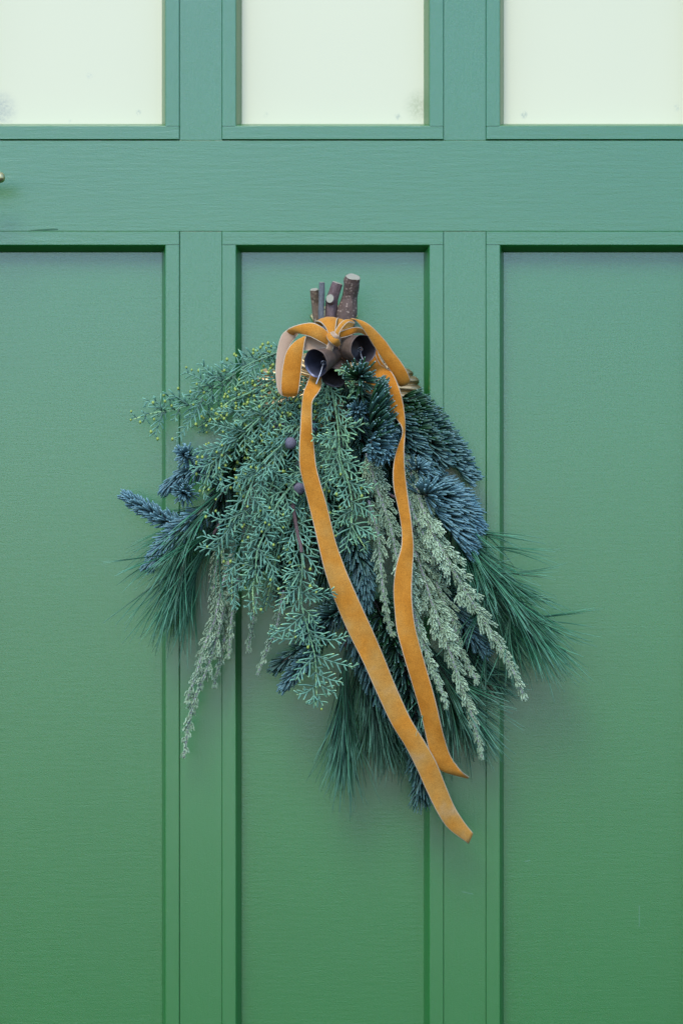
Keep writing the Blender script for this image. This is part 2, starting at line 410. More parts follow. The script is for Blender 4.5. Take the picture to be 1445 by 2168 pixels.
# ---------------------------------------------------------------- brass knocker behind the greenery
kn = thing('door_knocker', W(708, 790, 3), 'fluted brass door knocker on the middle panel, mostly hidden behind the greenery and bow', 'door knocker')
V, F = [], []
nr, na = 16, 360
cx, cy = 711, 812
for i in range(nr + 1):
    q = i / nr
    for j in range(na):
        a = 2 * math.pi * j / na
        lob = .955 + .045 * abs(math.cos(a * 13)) ** .5
        rr = q * lob if q > .7 else q * (1 - (1 - lob) * max(0, (q - .3) / .4))
        px = cx + 180 * rr * math.cos(a); py = cy + 88 * rr * math.sin(a) * (1 + .18 * math.sin(a)) + 12 * q * abs(math.cos(a)) 
        groove = abs(math.cos(a * 13)) ** .9
        d = 6 + 8 * math.cos(min(1, q) * math.pi / 2) ** .6 + 3.2 * groove * min(1, q * 2.2) - (5 if i == nr else 0)
        V.append(W(px, py, d - 12))
for i in range(nr):
    for j in range(na):
        F.append((i * na + j, i * na + (j + 1) % na, (i + 1) * na + (j + 1) % na, (i + 1) * na + j))
mesh_obj('shell', V, F, M_brass, kn)
V = []; F = []
out = [(655, 669), (672, 652), (706, 645), (741, 652), (758, 669), (742, 690), (727, 705), (706, 715), (686, 705), (668, 690)]
for k, (sc, d) in enumerate(((1, -11), (1, -6.5), (.95, -5), (.86, -5), (.82, -7), (.0, -6))):
    for (x, y) in out: V.append(W(706 + (x - 706) * sc, 680 + (y - 680) * sc, d))
for k in range(5):
    for j in range(10): F.append((k * 10 + j, k * 10 + (j + 1) % 10, k * 10 + 10 + (j + 1) % 10, k * 10 + 10 + j))
mesh_obj('top_plate', V, F, M_brass_old, kn, smooth=False)
tb = Tubes()
for k in range(-7, 8):
    tb.add([W(706 + k * 2.4, 676 + abs(k), -4), W(706 + k * 5.7, 668 + abs(k) * .2, -6)], [.6e-3, .5e-3])
tb.build('ridges', M_brass, kn)
tag(bpy.data.objects['ridges'], kind='stuff')
tb = Tubes(); tb.add(crom([W(706, 700, 0), W(708, 740, 4), W(710, 790, 6)], 10), 4e-3); tb.build('arm', M_brass, kn, 12)

# ---------------------------------------------------------------- branches
def unit(v): return v / (np.linalg.norm(v) + 1e-12)
def perp_basis(T):
    T = unit(T); a = np.array([0, 1., 0]) if abs(T[1]) < .85 else np.array([1., 0, 0])
    s = unit(np.cross(T, a)); return T, s, np.cross(T, s)
def path_px(pts, n): return crom([W(*p) for p in pts], n)
def plen(P): return float(np.linalg.norm(np.diff(P, axis=0), axis=1).sum())

def spray(tb, P, r, hue, tw_len, tw_gap=6.6, plane=None, tipyellow=0.0, r_tw=None, bushy=.14, buds=None, budp=0):
    """one flat cypress branchlet: rachis P with alternate round-ended twiglets"""
    L = plen(P); n = len(P)
    tb.add(P, np.linspace(r, r * .62, n - 1).tolist() + [r * .2], hue, 0, .6 + .4 * tipyellow)
    m = max(2, int(L / (tw_gap * S))); side = random.choice((-1, 1))
    r_tw = r_tw or r * .85
    for i in range(m):
        q = (i + .6 + random.uniform(-.2, .2)) / (m + .3)
        f = q * (n - 1); k = min(n - 2, int(f)); p = P[k] + (P[k + 1] - P[k]) * (f - k); T = unit(P[k + 1] - P[k])
        nn = plane if plane is not None else np.array([0, 1., 0])
        sv = unit(np.cross(T, nn)); upv = np.cross(sv, T)
        side = -side
        a = R(random.uniform(38, 58)); roll = random.uniform(-.5, .5)
        d = math.cos(a) * T + math.sin(a) * side * (math.cos(roll) * sv + math.sin(roll) * upv)
        ln = tw_len * S * (1.0 - .62 * q) * random.uniform(.65, 1.2)
        bend = T * .22 + np.array([0, 0, -.12])
        p1 = p + d * ln * .5; d2 = unit(d + bend * .7); p2 = p1 + d2 * ln * .5
        tb.add([p, p1, p1 + d2 * ln * .38, p2], [r_tw * .9, r_tw, r_tw * .92, r_tw * .25], hue + random.uniform(-.25, .25), .2, random.uniform(.6, .85) + .35 * tipyellow)
        if random.random() < bushy and ln > 6 * S:
            for sgn in ((-1, 1) if random.random() < .5 else (random.choice((-1, 1)),)):
                d3 = unit(d2 * .75 + sgn * .65 * unit(np.cross(d2, nn)))
                l3 = ln * random.uniform(.3, .5)
                tb.add([p1, p1 + d3 * l3 * .85, p1 + d3 * l3], [r_tw * .9, r_tw * .85, r_tw * .25], hue + random.uniform(-.2, .2), .3, random.uniform(.6, .85) + .35 * tipyellow)
        if buds is not None and random.random() < budp:
            buds.append(p2 + np.array([0, -.001, 0]))

def make_buds(buds, parent):
    if not buds: return
    V, F = [], []; base = [(0, 0, 1), (.9, 0, .3), (.28, .86, .3), (-.73, .53, .3), (-.73, -.53, .3), (.28, -.86, .3), (.73, .53, -.4), (-.28, .86, -.4), (-.9, 0, -.4), (-.28, -.86, -.4), (.73, -.53, -.4), (0, 0, -1)]
    f = [(0, 1, 2), (0, 2, 3), (0, 3, 4), (0, 4, 5), (0, 5, 1), (1, 6, 2), (2, 7, 3), (3, 8, 4), (4, 9, 5), (5, 10, 1), (2, 6, 7), (3, 7, 8), (4, 8, 9), (5, 9, 10), (1, 10, 6), (11, 7, 6), (11, 8, 7), (11, 9, 8), (11, 10, 9), (11, 6, 10)]
    for p in buds:
        r = random.uniform(2.4, 3.6) * S; o = len(V)
        for b in base: V.append((p[0] + b[0] * r, p[1] + b[1] * r, p[2] + b[2] * r * 1.3))
        F += [(a + o, b + o, c + o) for a, b, c in f]
    tag(mesh_obj('buds', V, F, M_bud, parent), kind='stuff')

GC = 'blue green cypress sprigs fanned out in the door swag'
def cypress(stem, label, Lside=60, hue=.1, manual=(), gap=13, r0=2.6, seed=0, buds=0.0, tipy=.3, tw=19, fade=.75, barkq=0, lsc=None, depthspread=.5):
    random.seed(seed + 101)
    P = path_px(stem, 40); root = thing('cypress_sprig', P[0], label, 'cypress sprig', GC)
    tb = Tubes(); rr = np.linspace(r0, 1.2, 40) * S; rr[-1] *= .3
    kb = int(40 * barkq)
    if kb > 2:
        t2 = Tubes(); t2.add(P[:kb + 1], rr[:kb + 1] * 1.7); t2.build('woody_stem', M_bark, root, 8); tb.add(P[kb:], rr[kb:], hue + .4, .2, .95)
    else: tb.add(P, rr, hue + .4, .2, .95)
    # knobbly scale ridges on the stem
    for i in range(kb, 38):
        for s in (-1, 1):
            T, a, b = perp_basis(P[i + 1] - P[i]); ang = random.uniform(0, 6.28); v = math.cos(ang) * a + math.sin(ang) * b
            q = P[i] + v * rr[i] * .8; tb.add([q, q + T * 3 * S + v * .8 * S, q + T * 4.5 * S + v * 1.2 * S], [1.1 * S, 1.0 * S, .3 * S], hue + .5, .3, .9)
    tb.build('stem', M_cyp, root)
    bl = []; L = plen(P); m = int(L / (gap * 1.0 * S)); side = 1
    for i in range(m):
        q = (i + .5) / m; f = q * 39; k = min(38, int(f)); p = P[k]; T = unit(P[k + 1] - P[k]); side = -side
        ln = Lside * S * (1 - fade * q ** 1.3) * random.uniform(.75, 1.15) * min(1, .55 + 2.2 * q)
        if ln < 9 * S: continue
        sv = unit(np.cross(T, [0, 1, 0])); tilt = random.uniform(-depthspread, depthspread)
        a = R(random.uniform(38, 58)); d = math.cos(a) * T + math.sin(a) * (side * sv * math.cos(tilt) + np.array([0, -1, 0]) * math.sin(tilt))
        p1 = p + d * ln * .4; d2 = unit(d + T * .35 + np.array([0, 0, -.2])); p2 = p1 + d2 * ln * .35; d3 = unit(d2 + T * .25 + np.array([0, 0, -.15])); p3 = p2 + d3 * ln * .25
        bl.append((crom([p, p1, p2, p3], max(5, int(ln / (8 * S)))), hue + random.uniform(-.3, .4)))
    for mp in manual: bl.append((path_px(mp, 12), hue))
    for (Q, h) in bl:
        t1 = Tubes(); pl = unit(np.array([random.uniform(-.45, .45), 1, random.uniform(-.45, .45)]))
        bb = []
        spray(t1, Q, 2.0 * S, h, tw * 1.42 * random.uniform(.85, 1.15) * min(1.15, .45 + plen(Q) / (70 * S)), plane=pl, tipyellow=tipy, buds=bb, budp=buds)
        o = t1.build('branchlet', M_cyp, root)
        make_buds(bb, o)
    return root

C = {}
C['a'] = cypress([(600, 742, 50), (560, 757, 52), (520, 775, 50), (480, 803, 44), (450, 822, 40), (415, 850, 36), (370, 868, 34), (330, 873, 33), (282, 888, 32)],
    'cypress sprig reaching farthest left from the bow, over the left panel edge, with few buds', 62, .05, seed=1, buds=.22, tipy=.25,
    manual=[[(470, 808, 46), (445, 790, 44), (425, 768, 42)], [(450, 822, 42), (420, 800, 40), (388, 786, 38)], [(400, 858, 40), (375, 840, 40), (352, 838, 42)],
            [(350, 870, 36), (330, 850, 36), (305, 852, 36)], [(345, 872, 38), (338, 892, 40), (328, 925, 42)], [(430, 845, 40), (400, 895, 38), (372, 935, 34)], [(500, 790, 40), (440, 860, 30), (480, 920, 26)]])
C['b'] = cypress([(615, 820, 70), (565, 870, 70), (530, 905, 70), (500, 935, 68), (470, 962, 66), (450, 985, 64), (440, 1010, 62), (428, 1048, 60)],
    'cypress sprig curving down left over the blue fir tips, yellow buds near its top', 66, .12, seed=2, buds=.3, tipy=.35, gap=12,
    manual=[[(500, 932, 70), (450, 950, 70), (408, 958, 70)], [(470, 962, 68), (440, 985, 68), (402, 990, 68)], [(520, 915, 74), (480, 905, 74), (440, 895, 72)],
            [(560, 880, 74), (520, 870, 74), (452, 872, 70)], [(452, 985, 66), (470, 1010, 66), (468, 1048, 64)]])
C['c'] = cypress([(655, 880, 80), (610, 930, 84), (570, 965, 86), (545, 995, 88), (525, 1045, 88), (510, 1080, 86), (478, 1120, 82), (468, 1180, 78)],
    'bushiest cypress sprig, left of the long velvet tail, with open fingers pointing left', 70, .10, seed=3, buds=.1, tipy=.35, gap=11,
    manual=[[(520, 1085, 90), (470, 1100, 92), (431, 1082, 92)], [(500, 1100, 88), (465, 1140, 90), (425, 1134, 90)], [(480, 1130, 84), (455, 1160, 86), (417, 1157, 84)],
            [(545, 1000, 92), (500, 1020, 92), (468, 1035, 90)], [(560, 985, 92), (600, 1010, 92), (640, 1015, 90)], [(530, 1050, 92), (560, 1080, 94), (585, 1120, 92)]])
C['d'] = cypress([(640, 1000, 78), (600, 1050, 80), (575, 1090, 82), (560, 1130, 84), (545, 1165, 84), (541, 1205, 82), (535, 1250, 80), (538, 1305, 76)],
    'cypress sprig hanging straight down beside the mullion left of the middle panel', 62, .14, seed=4, buds=.04, tipy=.4, gap=11,
    manual=[[(560, 1130, 88), (590, 1100, 88), (620, 1090, 88)], [(545, 1160, 88), (575, 1200, 88), (580, 1240, 86)], [(540, 1200, 86), (500, 1195, 86), (478, 1240, 84)], [(540, 1220, 84), (500, 1240, 82), (498, 1290, 78)]])
C['e'] = cypress([(618, 1060, 66), (628, 1120, 74), (637, 1160, 82), (640, 1200, 86), (636, 1245, 88), (640, 1290, 88), (655, 1345, 86), (667, 1395, 82), (669, 1450, 78), (672, 1503, 74)],
    'lowest cypress sprig, hanging on a purple woody stem left of the velvet tail', 60, .16, seed=5, buds=.02, tipy=.75, gap=13, barkq=.26, tw=20, fade=.85,
    manual=[[(662, 1347, 92), (700, 1355, 94), (740, 1345, 92)], [(668, 1388, 88), (705, 1402, 90), (752, 1413, 88)], [(668, 1425, 84), (695, 1438, 84), (726, 1445, 82)],
            [(670, 1447, 80), (690, 1458, 80), (712, 1469, 80)], [(637, 1255, 108), (675, 1258, 112), (710, 1252, 112)], [(655, 1340, 90), (610, 1353, 90), (568, 1346, 88)], [(645, 1300, 92), (600, 1335, 92), (570, 1331, 90)],
            [(664, 1392, 88), (640, 1415, 88), (625, 1442, 86)], [(636, 1240, 92), (605, 1265, 92), (590, 1295, 90)], [(638, 1210, 92), (610, 1215, 94), (594, 1224, 92)], [(670, 1450, 80), (650, 1465, 78), (627, 1471, 76)], [(671, 1475, 78), (662, 1487, 76), (655, 1492, 76)], [(671, 1478, 78), (680, 1488, 76), (684, 1495, 76)]])
C['f'] = cypress([(700, 820, 84), (712, 880, 88), (717, 930, 90), (720, 975, 92), (738, 1025, 92), (745, 1070, 90), (744, 1110, 88), (760, 1140, 86), (776, 1165, 84)],
    'cypress sprig with lime tips in the gap between the two velvet tails', 60, .3, seed=6, buds=.04, tipy=.85, gap=11,
    manual=[[(725, 975, 96), (752, 985, 98), (781, 993, 96)], [(738, 1022, 96), (768, 1030, 96), (794, 1034, 94)], [(742, 1060, 94), (775, 1080, 94), (798, 1100, 92)],
            [(745, 1108, 92), (775, 1125, 92), (801, 1139, 90)], [(744, 1108, 92), (738, 1135, 90), (730, 1166, 88)], [(716, 900, 94), (750, 905, 96), (772, 895, 94)], [(716, 925, 96), (690, 930, 100), (662, 927, 112)], [(720, 975, 96), (700, 1000, 96), (688, 1030, 94)], [(745, 1080, 92), (715, 1100, 92), (703, 1140, 90)]])
C['g'] = cypress([(735, 845, 92), (748, 825, 96), (742, 800, 100), (728, 785, 104), (708, 785, 106)],
    'shortest cypress sprig, curling up over the lower bell mouth', 26, .3, seed=7, tipy=.8, gap=8, tw=12, r0=2.0)
C['h'] = cypress([(690, 850, 60), (640, 870, 62), (600, 885, 62), (575, 905, 60), (550, 950, 58), (520, 990, 54), (500, 1040, 50)],
    'cypress sprig thick with yellow buds under the left bow loop', 58, .15, seed=8, buds=.7, tipy=.35, gap=9, tw=17)
C['i'] = cypress([(640, 800, 54), (600, 800, 56), (560, 815, 56), (520, 835, 54), (485, 850, 50), (455, 880, 44)],
    'budded cypress sprig in front of the brass fluting, just below the left bow loop', 50, .12, seed=9, buds=.75, tipy=.3, gap=11, tw=15)
C['j'] = cypress([(610, 775, 40), (575, 765, 42), (555, 752, 42), (540, 740, 42)],
    'short upright cypress sprig with buds left of the bow', 34, .12, seed=10, buds=.8, tipy=.5, gap=9, tw=11, manual=[[(556, 752, 44), (566, 738, 44), (571, 724, 44)]])
C['k'] = cypress([(660, 930, 60), (650, 1000, 64), (640, 1060, 62), (610, 1110, 60), (590, 1160, 56), (575, 1230, 50), (560, 1290, 46)],
    'shaded cypress sprig with buds behind the purple woody stem', 64, .1, seed=12, buds=.16, tipy=.2, gap=10)
C['l'] = cypress([(700, 900, 70), (690, 980, 72), (690, 1060, 70), (700, 1130, 66), (715, 1190, 62), (725, 1230, 58)],
    'shaded cypress sprig mostly behind the long velvet tail', 50, .1, seed=13, buds=.12, tipy=.3, gap=12)
C['n'] = cypress([(600, 960, 60), (570, 1040, 62), (530, 1110, 64), (505, 1170, 62), (492, 1220, 58), (490, 1280, 54)],
    'cypress sprig above the pale sage shoots on the left', 56, .08, seed=15, buds=.03, tipy=.3, gap=11)

C['o'] = cypress([(700, 790, 40), (665, 815, 42), (640, 840, 42), (610, 865, 42), (590, 900, 40)],
    'small shaded cypress sprig directly under the lower bells', 60, .1, seed=16, buds=.12, tipy=.2, gap=10)
C['p'] = cypress([(700, 800, 52), (690, 840, 54), (680, 880, 54), (670, 930, 50)],
    'short cypress sprig filling the gap right of the top of the long tail', 50, .2, seed=17, buds=.14, tipy=.4, gap=10)
C['q'] = cypress([(600, 800, 26), (560, 830, 26), (520, 855, 26), (485, 880, 24), (450, 890, 22), (415, 905, 20)],
    'shaded cypress sprig close to the door above the upper blue fir tips', 62, .0, seed=21, buds=.05, tipy=.1, gap=9)
# waxy round cones
def cone(px, py, d, r, parent, seed):
    random.seed(seed); V, F = [], []; c = W(px, py, d); n, mm = 14, 20
    pts = [unit(np.array([random.gauss(0, 1) for _ in range(3)])) for _ in range(9)]
    for i in range(n + 1):
        th = math.pi * i / n
        for j in range(mm):
            ph = 2 * math.pi * j / mm; v = np.array([math.sin(th) * math.cos(ph), math.sin(th) * math.sin(ph), math.cos(th)])
            ds = sorted(float(v @ p) for p in pts); cr = min(1, (ds[-1] - ds[-2]) * 7)
            V.append(c + v * r * S * (.90 + .12 * cr) + 0 * v)
    for i in range(n):
        for j in range(mm): F.append((i * mm + j, i * mm + (j + 1) % mm, (i + 1) * mm + (j + 1) % mm, (i + 1) * mm + j))
    mesh_obj('cone', V, F, M_cone, parent)
cone(615, 938, 84, 13, C['c'], 1); cone(633, 1034, 75, 13, C['c'], 2); cone(640, 985, 45, 15, C['k'], 3); cone(590, 905, 44, 15, C['i'], 4)
cone(655, 905, 56, 16, C['h'], 6)

GF = 'noble fir sprigs fanned out in the door swag'
def fir(stem, label, L=30, n=None, hue=.5, a0=70, a1=25, up=(0, 0, 0), bend=.5, sector=None, seed=0, r=1.9, huet=.3, dens=1.15, cat='fir sprig', rootv=None):
    """needles round a stem; up = world direction they curl towards; sector = (centre dir, half angle) limits where they grow"""
    random.seed(seed + 500); P = path_px(stem, 24); root = thing('fir_sprig', P[0], label, cat, GF)
    t0 = Tubes(); rr = np.linspace(2.6, 1.6, 24) * S; t0.add(P, rr, 0, 0, .5); t0.build('stem', M_dark, root, 6)
    Lp = plen(P) / S; n = n or int(Lp * dens * 1.5); tb = Tubes(); up = np.array(up, float)
    tries = 0; i = 0
    while i < n and tries < n * 12:
        tries += 1; q = (i + random.random()) / n; q = min(.999, q)
        f = q * 23; k = min(22, int(f)); p = P[k] + (P[k + 1] - P[k]) * (f - k); T, a, b = perp_basis(P[k + 1] - P[k])
        ph = random.uniform(0, 2 * math.pi); v = math.cos(ph) * a + math.sin(ph) * b
        if sector is not None and float(v @ unit(np.array(sector[0], float))) < math.cos(R(sector[1])): continue
        i += 1
        ang = R(a0 + (a1 - a0) * q ** 1.6 + random.uniform(-10, 10)); d = math.cos(ang) * T + math.sin(ang) * v
        ln = L * S * random.uniform(.78, 1.15) * (1 - .25 * q ** 3)
        d2 = unit(d + bend * (.5 * T + up)); d3 = unit(d2 + bend * (.5 * T + up))
        p0 = p + v * 1.2 * S; p1 = p0 + d * ln * .3; p2 = p1 + d2 * ln * .35; p3 = p2 + d3 * ln * .27; p4 = p3 + d3 * ln * .05
        rn = r * random.uniform(.85, 1.1) * S
        h = min(1, max(0, hue + random.gauss(0, .14) + huet * (q - .5)))
        tb.add([p0, p1, p2, p3, p4], [rn * .55, rn * .95, rn, rn * .85, rn * .3], h, 0, random.uniform(.75, .95))
    o = tb.build('needles', M_fir, root); tag(o, kind='stuff')
    return root
def rosette(c, label, L=36, n=95, hue=.6, dirv=(0, -1, .15), a0=78, a1=20, length=16, **k):
    d = unit(np.array(dirv, float)); px, py, dd = c; k.setdefault('bend', .25)
    # short stem aimed at the viewer
    e = np.array(W(px, py, dd)); s = e - d * length * S * 1.6
    def back(p):
        y = -p[1] * 1000; kk = (CAM - y / 1000) / CAM; return (p[0] / (S * kk) + 722.5, 1084 - p[2] / (S * kk), y)
    return fir([back(s - d * 14 * S), back(s), back(e)], label, L, n, hue, a0, a1, **k)

fir([(400, 1120, 44), (347, 1100, 42), (305, 1075, 40), (268, 1052, 40)], 'blue fir sprig whose tip sticks out farthest left over the left panel', 30, hue=.95, seed=1, a0=62, a1=30, dens=1.5)
fir([(470, 975, 46), (430, 990, 46), (390, 1005, 46), (352, 1032, 46)], 'blue fir sprig with long curled needles below the leftmost cypress fingers', 34, hue=.8, seed=2, up=(0, 0, -.7), bend=.5, dens=1.2)
rosette((388, 962, 58), 'blue fir tip facing outward, uppermost fir on the left side', 30, 70, .95, (-.25, -1, .2), seed=3)
rosette((388, 1044, 60), 'blue fir tip facing outward just above the left pine tuft', 32, 80, .85, (-.1, -1, -.1), seed=4)
fir([(430, 1080, 54), (385, 1120, 54), (345, 1155, 54), (318, 1195, 52)], 'soft blue fir sprig behind the left pine tuft, against the door', 34, hue=.95, seed=5, dens=1.1)
fir([(670, 1370, 50), (640, 1405, 54), (602, 1452, 58)], 'small steel blue fir tip left of the lowest cypress sprig', 28, hue=.55, seed=6, a0=70, a1=20, dens=1.5)
fir([(700, 1330, 38), (655, 1360, 36), (600, 1400, 34), (588, 1410, 34)], 'dark fir spray behind the small steel blue tip', 36, hue=.2, seed=7)
# right side
fir([(850, 842, 22), (872, 868, 24), (905, 905, 26), (945, 955, 26), (985, 1010, 26)], 'longest dark fir sprig sloping down the right mullion under the bow', 50, hue=.35, huet=.7, a0=75, a1=45, up=(.5, -.1, .5), bend=.5, r=2.2, seed=8, dens=1.7, sector=((.7, -.2, .6), 105))
fir([(842, 865, 36), (868, 895, 40), (905, 930, 42), (935, 975, 42)], 'dark green fir sprig beneath the right bow loop', 42, hue=.2, huet=.7, up=(.5, -.1, .4), a0=70, a1=40, seed=9, r=2.2, dens=1.5)
fir([(835, 880, 56), (862, 930, 60), (890, 975, 62), (905, 995, 62)], 'teal fir sprig right beside the narrow twist of the velvet tail', 40, hue=.45, huet=.5, up=(.5, -.2, .2), a0=70, a1=30, seed=10, r=2.2, dens=1.4)
rosette((762, 795, 112), 'bright green fir tip covering the right bell mouth', 46, 72, .12, (.05, -1, .25), a0=82, a1=15, seed=11, r=2.3, huet=.1, sector=((.6, -.1, .6), 140), up=(.1, 0, .05))
fir([(792, 935, 92), (789, 900, 104), (787, 865, 110), (792, 835, 112)], 'bright green fir sprig with needles sweeping over the velvet tail', 62, hue=.15, huet=.0, a0=50, a1=18, bend=.45, up=(.75, -.1, .0), seed=12, dens=.95, sector=((1, -.3, 0), 100), r=2.3)
fir([(780, 960, 86), (788, 930, 96), (795, 905, 100)], 'blue fir sprig hanging under the bright green one, needles pointing right', 54, hue=.75, huet=.0, a0=70, a1=50, bend=.3, up=(.6, 0, -.4), seed=13, dens=1.1, sector=((1, -.3, -.3), 85), r=2.6)
rosette((806, 955, 98), 'blue fir tip with needles hanging down left of the velvet twist', 40, 72, .95, (-.1, -1, -.45), a0=80, a1=20, seed=14, r=2.3, up=(-.1, 0, -.5), bend=.4, sector=((-.2, -.2, -1), 125))
rosette((752, 868, 94), 'small blue fir tip left of the bright green fir', 28, 60, .95, (-.2, -1, .1), seed=15)
rosette((886, 992, 80), 'small blue fir tip right of the velvet tail', 34, 80, .95, (.3, -1, .2), seed=16, sector=((.5, -.2, .6), 130))
rosette((903, 1046, 86), 'large blue fir tip fanned out above the pale sage shoots', 48, 85, .80, (.15, -1, .15), a0=84, seed=17, r=2.3, sector=((.7, -.2, .6), 115))
fir([(905, 1040, 58), (945, 1055, 60), (978, 1085, 60), (998, 1120, 58)], 'blue fir sprig over the right mullion with needles combed right', 46, hue=.9, a0=70, a1=35, up=(.6, 0, .1), seed=18, r=2.2, dens=1.6, sector=((.7, -.4, .5), 120))
fir([(890, 1010, 40), (945, 1035, 42), (985, 1070, 42), (1008, 1105, 42)], 'rear blue fir sprig beside the right pine tuft', 40, hue=.8, up=(.5, 0, .2), seed=19, dens=1.4)
fir([(915, 1075, 64), (945, 1100, 66), (970, 1135, 64), (985, 1160, 60)], 'blue fir sprig just above the tip of the right pine tuft', 48, hue=.9, a0=75, a1=45, up=(.8, 0, -.1), seed=20, r=2.2, dens=1.5, sector=((.9, -.3, .1), 100))
# centre, shaded
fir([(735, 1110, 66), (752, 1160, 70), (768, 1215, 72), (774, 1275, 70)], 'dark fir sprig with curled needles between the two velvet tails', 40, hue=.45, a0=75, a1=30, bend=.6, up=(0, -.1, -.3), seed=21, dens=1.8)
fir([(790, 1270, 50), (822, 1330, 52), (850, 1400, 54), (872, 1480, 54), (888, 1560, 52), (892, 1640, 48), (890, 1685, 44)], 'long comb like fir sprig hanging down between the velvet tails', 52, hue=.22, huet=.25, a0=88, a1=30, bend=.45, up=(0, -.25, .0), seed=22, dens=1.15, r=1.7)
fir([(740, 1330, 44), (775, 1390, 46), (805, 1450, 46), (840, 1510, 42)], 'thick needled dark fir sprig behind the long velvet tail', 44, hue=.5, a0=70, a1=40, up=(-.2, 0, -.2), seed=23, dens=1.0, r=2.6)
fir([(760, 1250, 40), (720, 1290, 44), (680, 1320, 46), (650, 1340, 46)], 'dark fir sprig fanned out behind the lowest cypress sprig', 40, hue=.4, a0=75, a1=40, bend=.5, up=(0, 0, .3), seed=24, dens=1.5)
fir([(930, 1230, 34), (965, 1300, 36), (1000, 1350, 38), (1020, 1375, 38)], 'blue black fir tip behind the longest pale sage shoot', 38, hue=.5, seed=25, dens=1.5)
fir([(830, 1000, 40), (860, 1070, 40), (900, 1140, 38), (940, 1210, 36)], 'hidden fir sprig added as dark fill behind the pale sage shoots', 46, hue=.15, seed=26, dens=1.5)  # fill sprigs from here on, added dark to deepen the gaps
fir([(760, 900, 50), (770, 970, 52), (790, 1040, 50), (800, 1110, 46)], 'fir sprig added as dark fill under the bright green fir', 44, hue=.3, seed=27, dens=1.6)
fir([(620, 950, 30), (600, 1040, 30), (570, 1120, 28), (545, 1200, 26)], 'fir sprig added as dark fill against the door behind the bushiest cypress', 46, hue=.15, seed=28, dens=1.4)
fir([(700, 1000, 34), (690, 1100, 34), (690, 1200, 34), (700, 1290, 34)], 'fir sprig added as dark fill against the door in the middle of the swag', 46, hue=.1, seed=29, dens=1.5)

fir([(730, 800, 30), (690, 830, 32), (650, 860, 32), (600, 880, 30)], 'fir sprig added as dark fill in front of the brass knocker under the bells', 40, hue=.1, seed=30, dens=1.2)
fir([(740, 810, 36), (760, 850, 38), (770, 900, 40)], 'fir sprig added as dark fill right of the lowest bell', 44, hue=.15, seed=31, dens=1.6)
fir([(560, 900, 24), (500, 980, 24), (465, 1060, 24), (450, 1150, 24)], 'fir sprig added as dark fill behind the left cypress sprigs', 50, hue=.1, seed=32, dens=1.5)
fir([(640, 1100, 30), (610, 1180, 30), (600, 1260, 28)], 'fir sprig added as dark fill behind the purple woody stem', 44, hue=.1, seed=33, dens=1.5)
fir([(790, 880, 34), (815, 950, 36), (835, 1020, 36), (850, 1080, 34)], 'fir sprig added as dark fill behind the narrow twist of the shorter tail', 44, hue=.08, seed=34, dens=1.6)
GP = 'long needled pine tufts in the door swag'
def pine(stem, label, n, L, hue=.3, spread=22, seed=0, q0=.0, droop=.25, r=1.0, bias=(0, 0, 0), mat=None):
    random.seed(seed + 900); P = path_px(stem, 24); root = thing('pine_tuft', P[0], label, 'pine tuft', GP)
    t0 = Tubes(); t0.add(P, np.linspace(3.4, 2.0, 24) * S); t0.build('stem', M_bark, root, 8)
    tb = Tubes(); nb = n // 5; bias = np.array(bias, float)
    for i in range(nb):
        q = q0 + (1 - q0) * (i + random.random()) / nb; q = min(.995, q); f = q * 23; k = min(22, int(f)); p = P[k] + (P[k + 1] - P[k]) * (f - k)
        T, a, b = perp_basis(P[k + 1] - P[k]); ph = random.uniform(0, 6.283); v = math.cos(ph) * a + math.sin(ph) * b
        ang = R(abs(random.gauss(0, spread * (2.0 if random.random() < .12 else 1)))); d = unit(math.cos(ang) * T + math.sin(ang) * v + bias)
        for j in range(5):
            dj = unit(d + np.array([random.gauss(0, .05) for _ in range(3)])); ln = L * S * random.uniform(.72, 1.08)
            pts = [p]; dd = dj; wob = np.array([random.gauss(0, .05), random.gauss(0, .05), random.gauss(0, .05)])
            for m in range(5):
                pts.append(pts[-1] + dd * ln / 5); dd = unit(dd + np.array([0, 0, -droop / 5]) + wob)
            # stay in front of the door
            pts = [np.array([x[0], min(x[1], -.002), x[2]]) for x in pts]
            rn = r * random.uniform(.8, 1.15) * S
            tb.add(pts, [rn * 1.1, rn * 1.1, rn * 1.05, rn, rn * .9, rn * .35], min(1, max(0, hue + random.gauss(0, .25))), 0, .95)
    tag(tb.build('needles', mat or M_pine, root), kind='stuff')
pine([(480, 1030, 52), (440, 1080, 52), (405, 1140, 50), (378, 1215, 48)], 'long green pine tuft hanging on the left side of the swag', 220, 190, .6, 24, 1, bias=(-.05, -.05, 0))
pine([(470, 1100, 44), (430, 1170, 44), (410, 1230, 42)], 'thinner blue green pine tuft behind the left one', 130, 180, .6, 16, 2)
pine([(930, 1060, 50), (985, 1150, 50), (1035, 1220, 50), (1105, 1312, 50)], 'wide green pine tuft sweeping out over the right panel', 380, 190, .62, 24, 3, droop=.1, bias=(.1, -.03, .03))
pine([(960, 1130, 40), (1010, 1230, 38), (1050, 1300, 34)], 'pine tuft under the wide right one, needles pointing straight down right', 200, 185, .5, 18, 4, droop=.2)
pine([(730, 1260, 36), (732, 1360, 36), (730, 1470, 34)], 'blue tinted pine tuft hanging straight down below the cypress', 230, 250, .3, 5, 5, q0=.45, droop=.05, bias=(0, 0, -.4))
pine([(770, 1250, 24), (775, 1350, 22), (785, 1440, 22)], 'pine tuft painted darkest for shade, hanging behind the long velvet tail', 420, 215, .05, 8, 6, q0=.2, droop=.1, bias=(.03, 0, -.4))
pine([(880, 1330, 30), (920, 1400, 30), (955, 1470, 30)], 'blue green pine tuft pointing down right beneath the sage shoots', 320, 195, .3, 17, 7, q0=.1, droop=.05, bias=(.05, 0, 0))
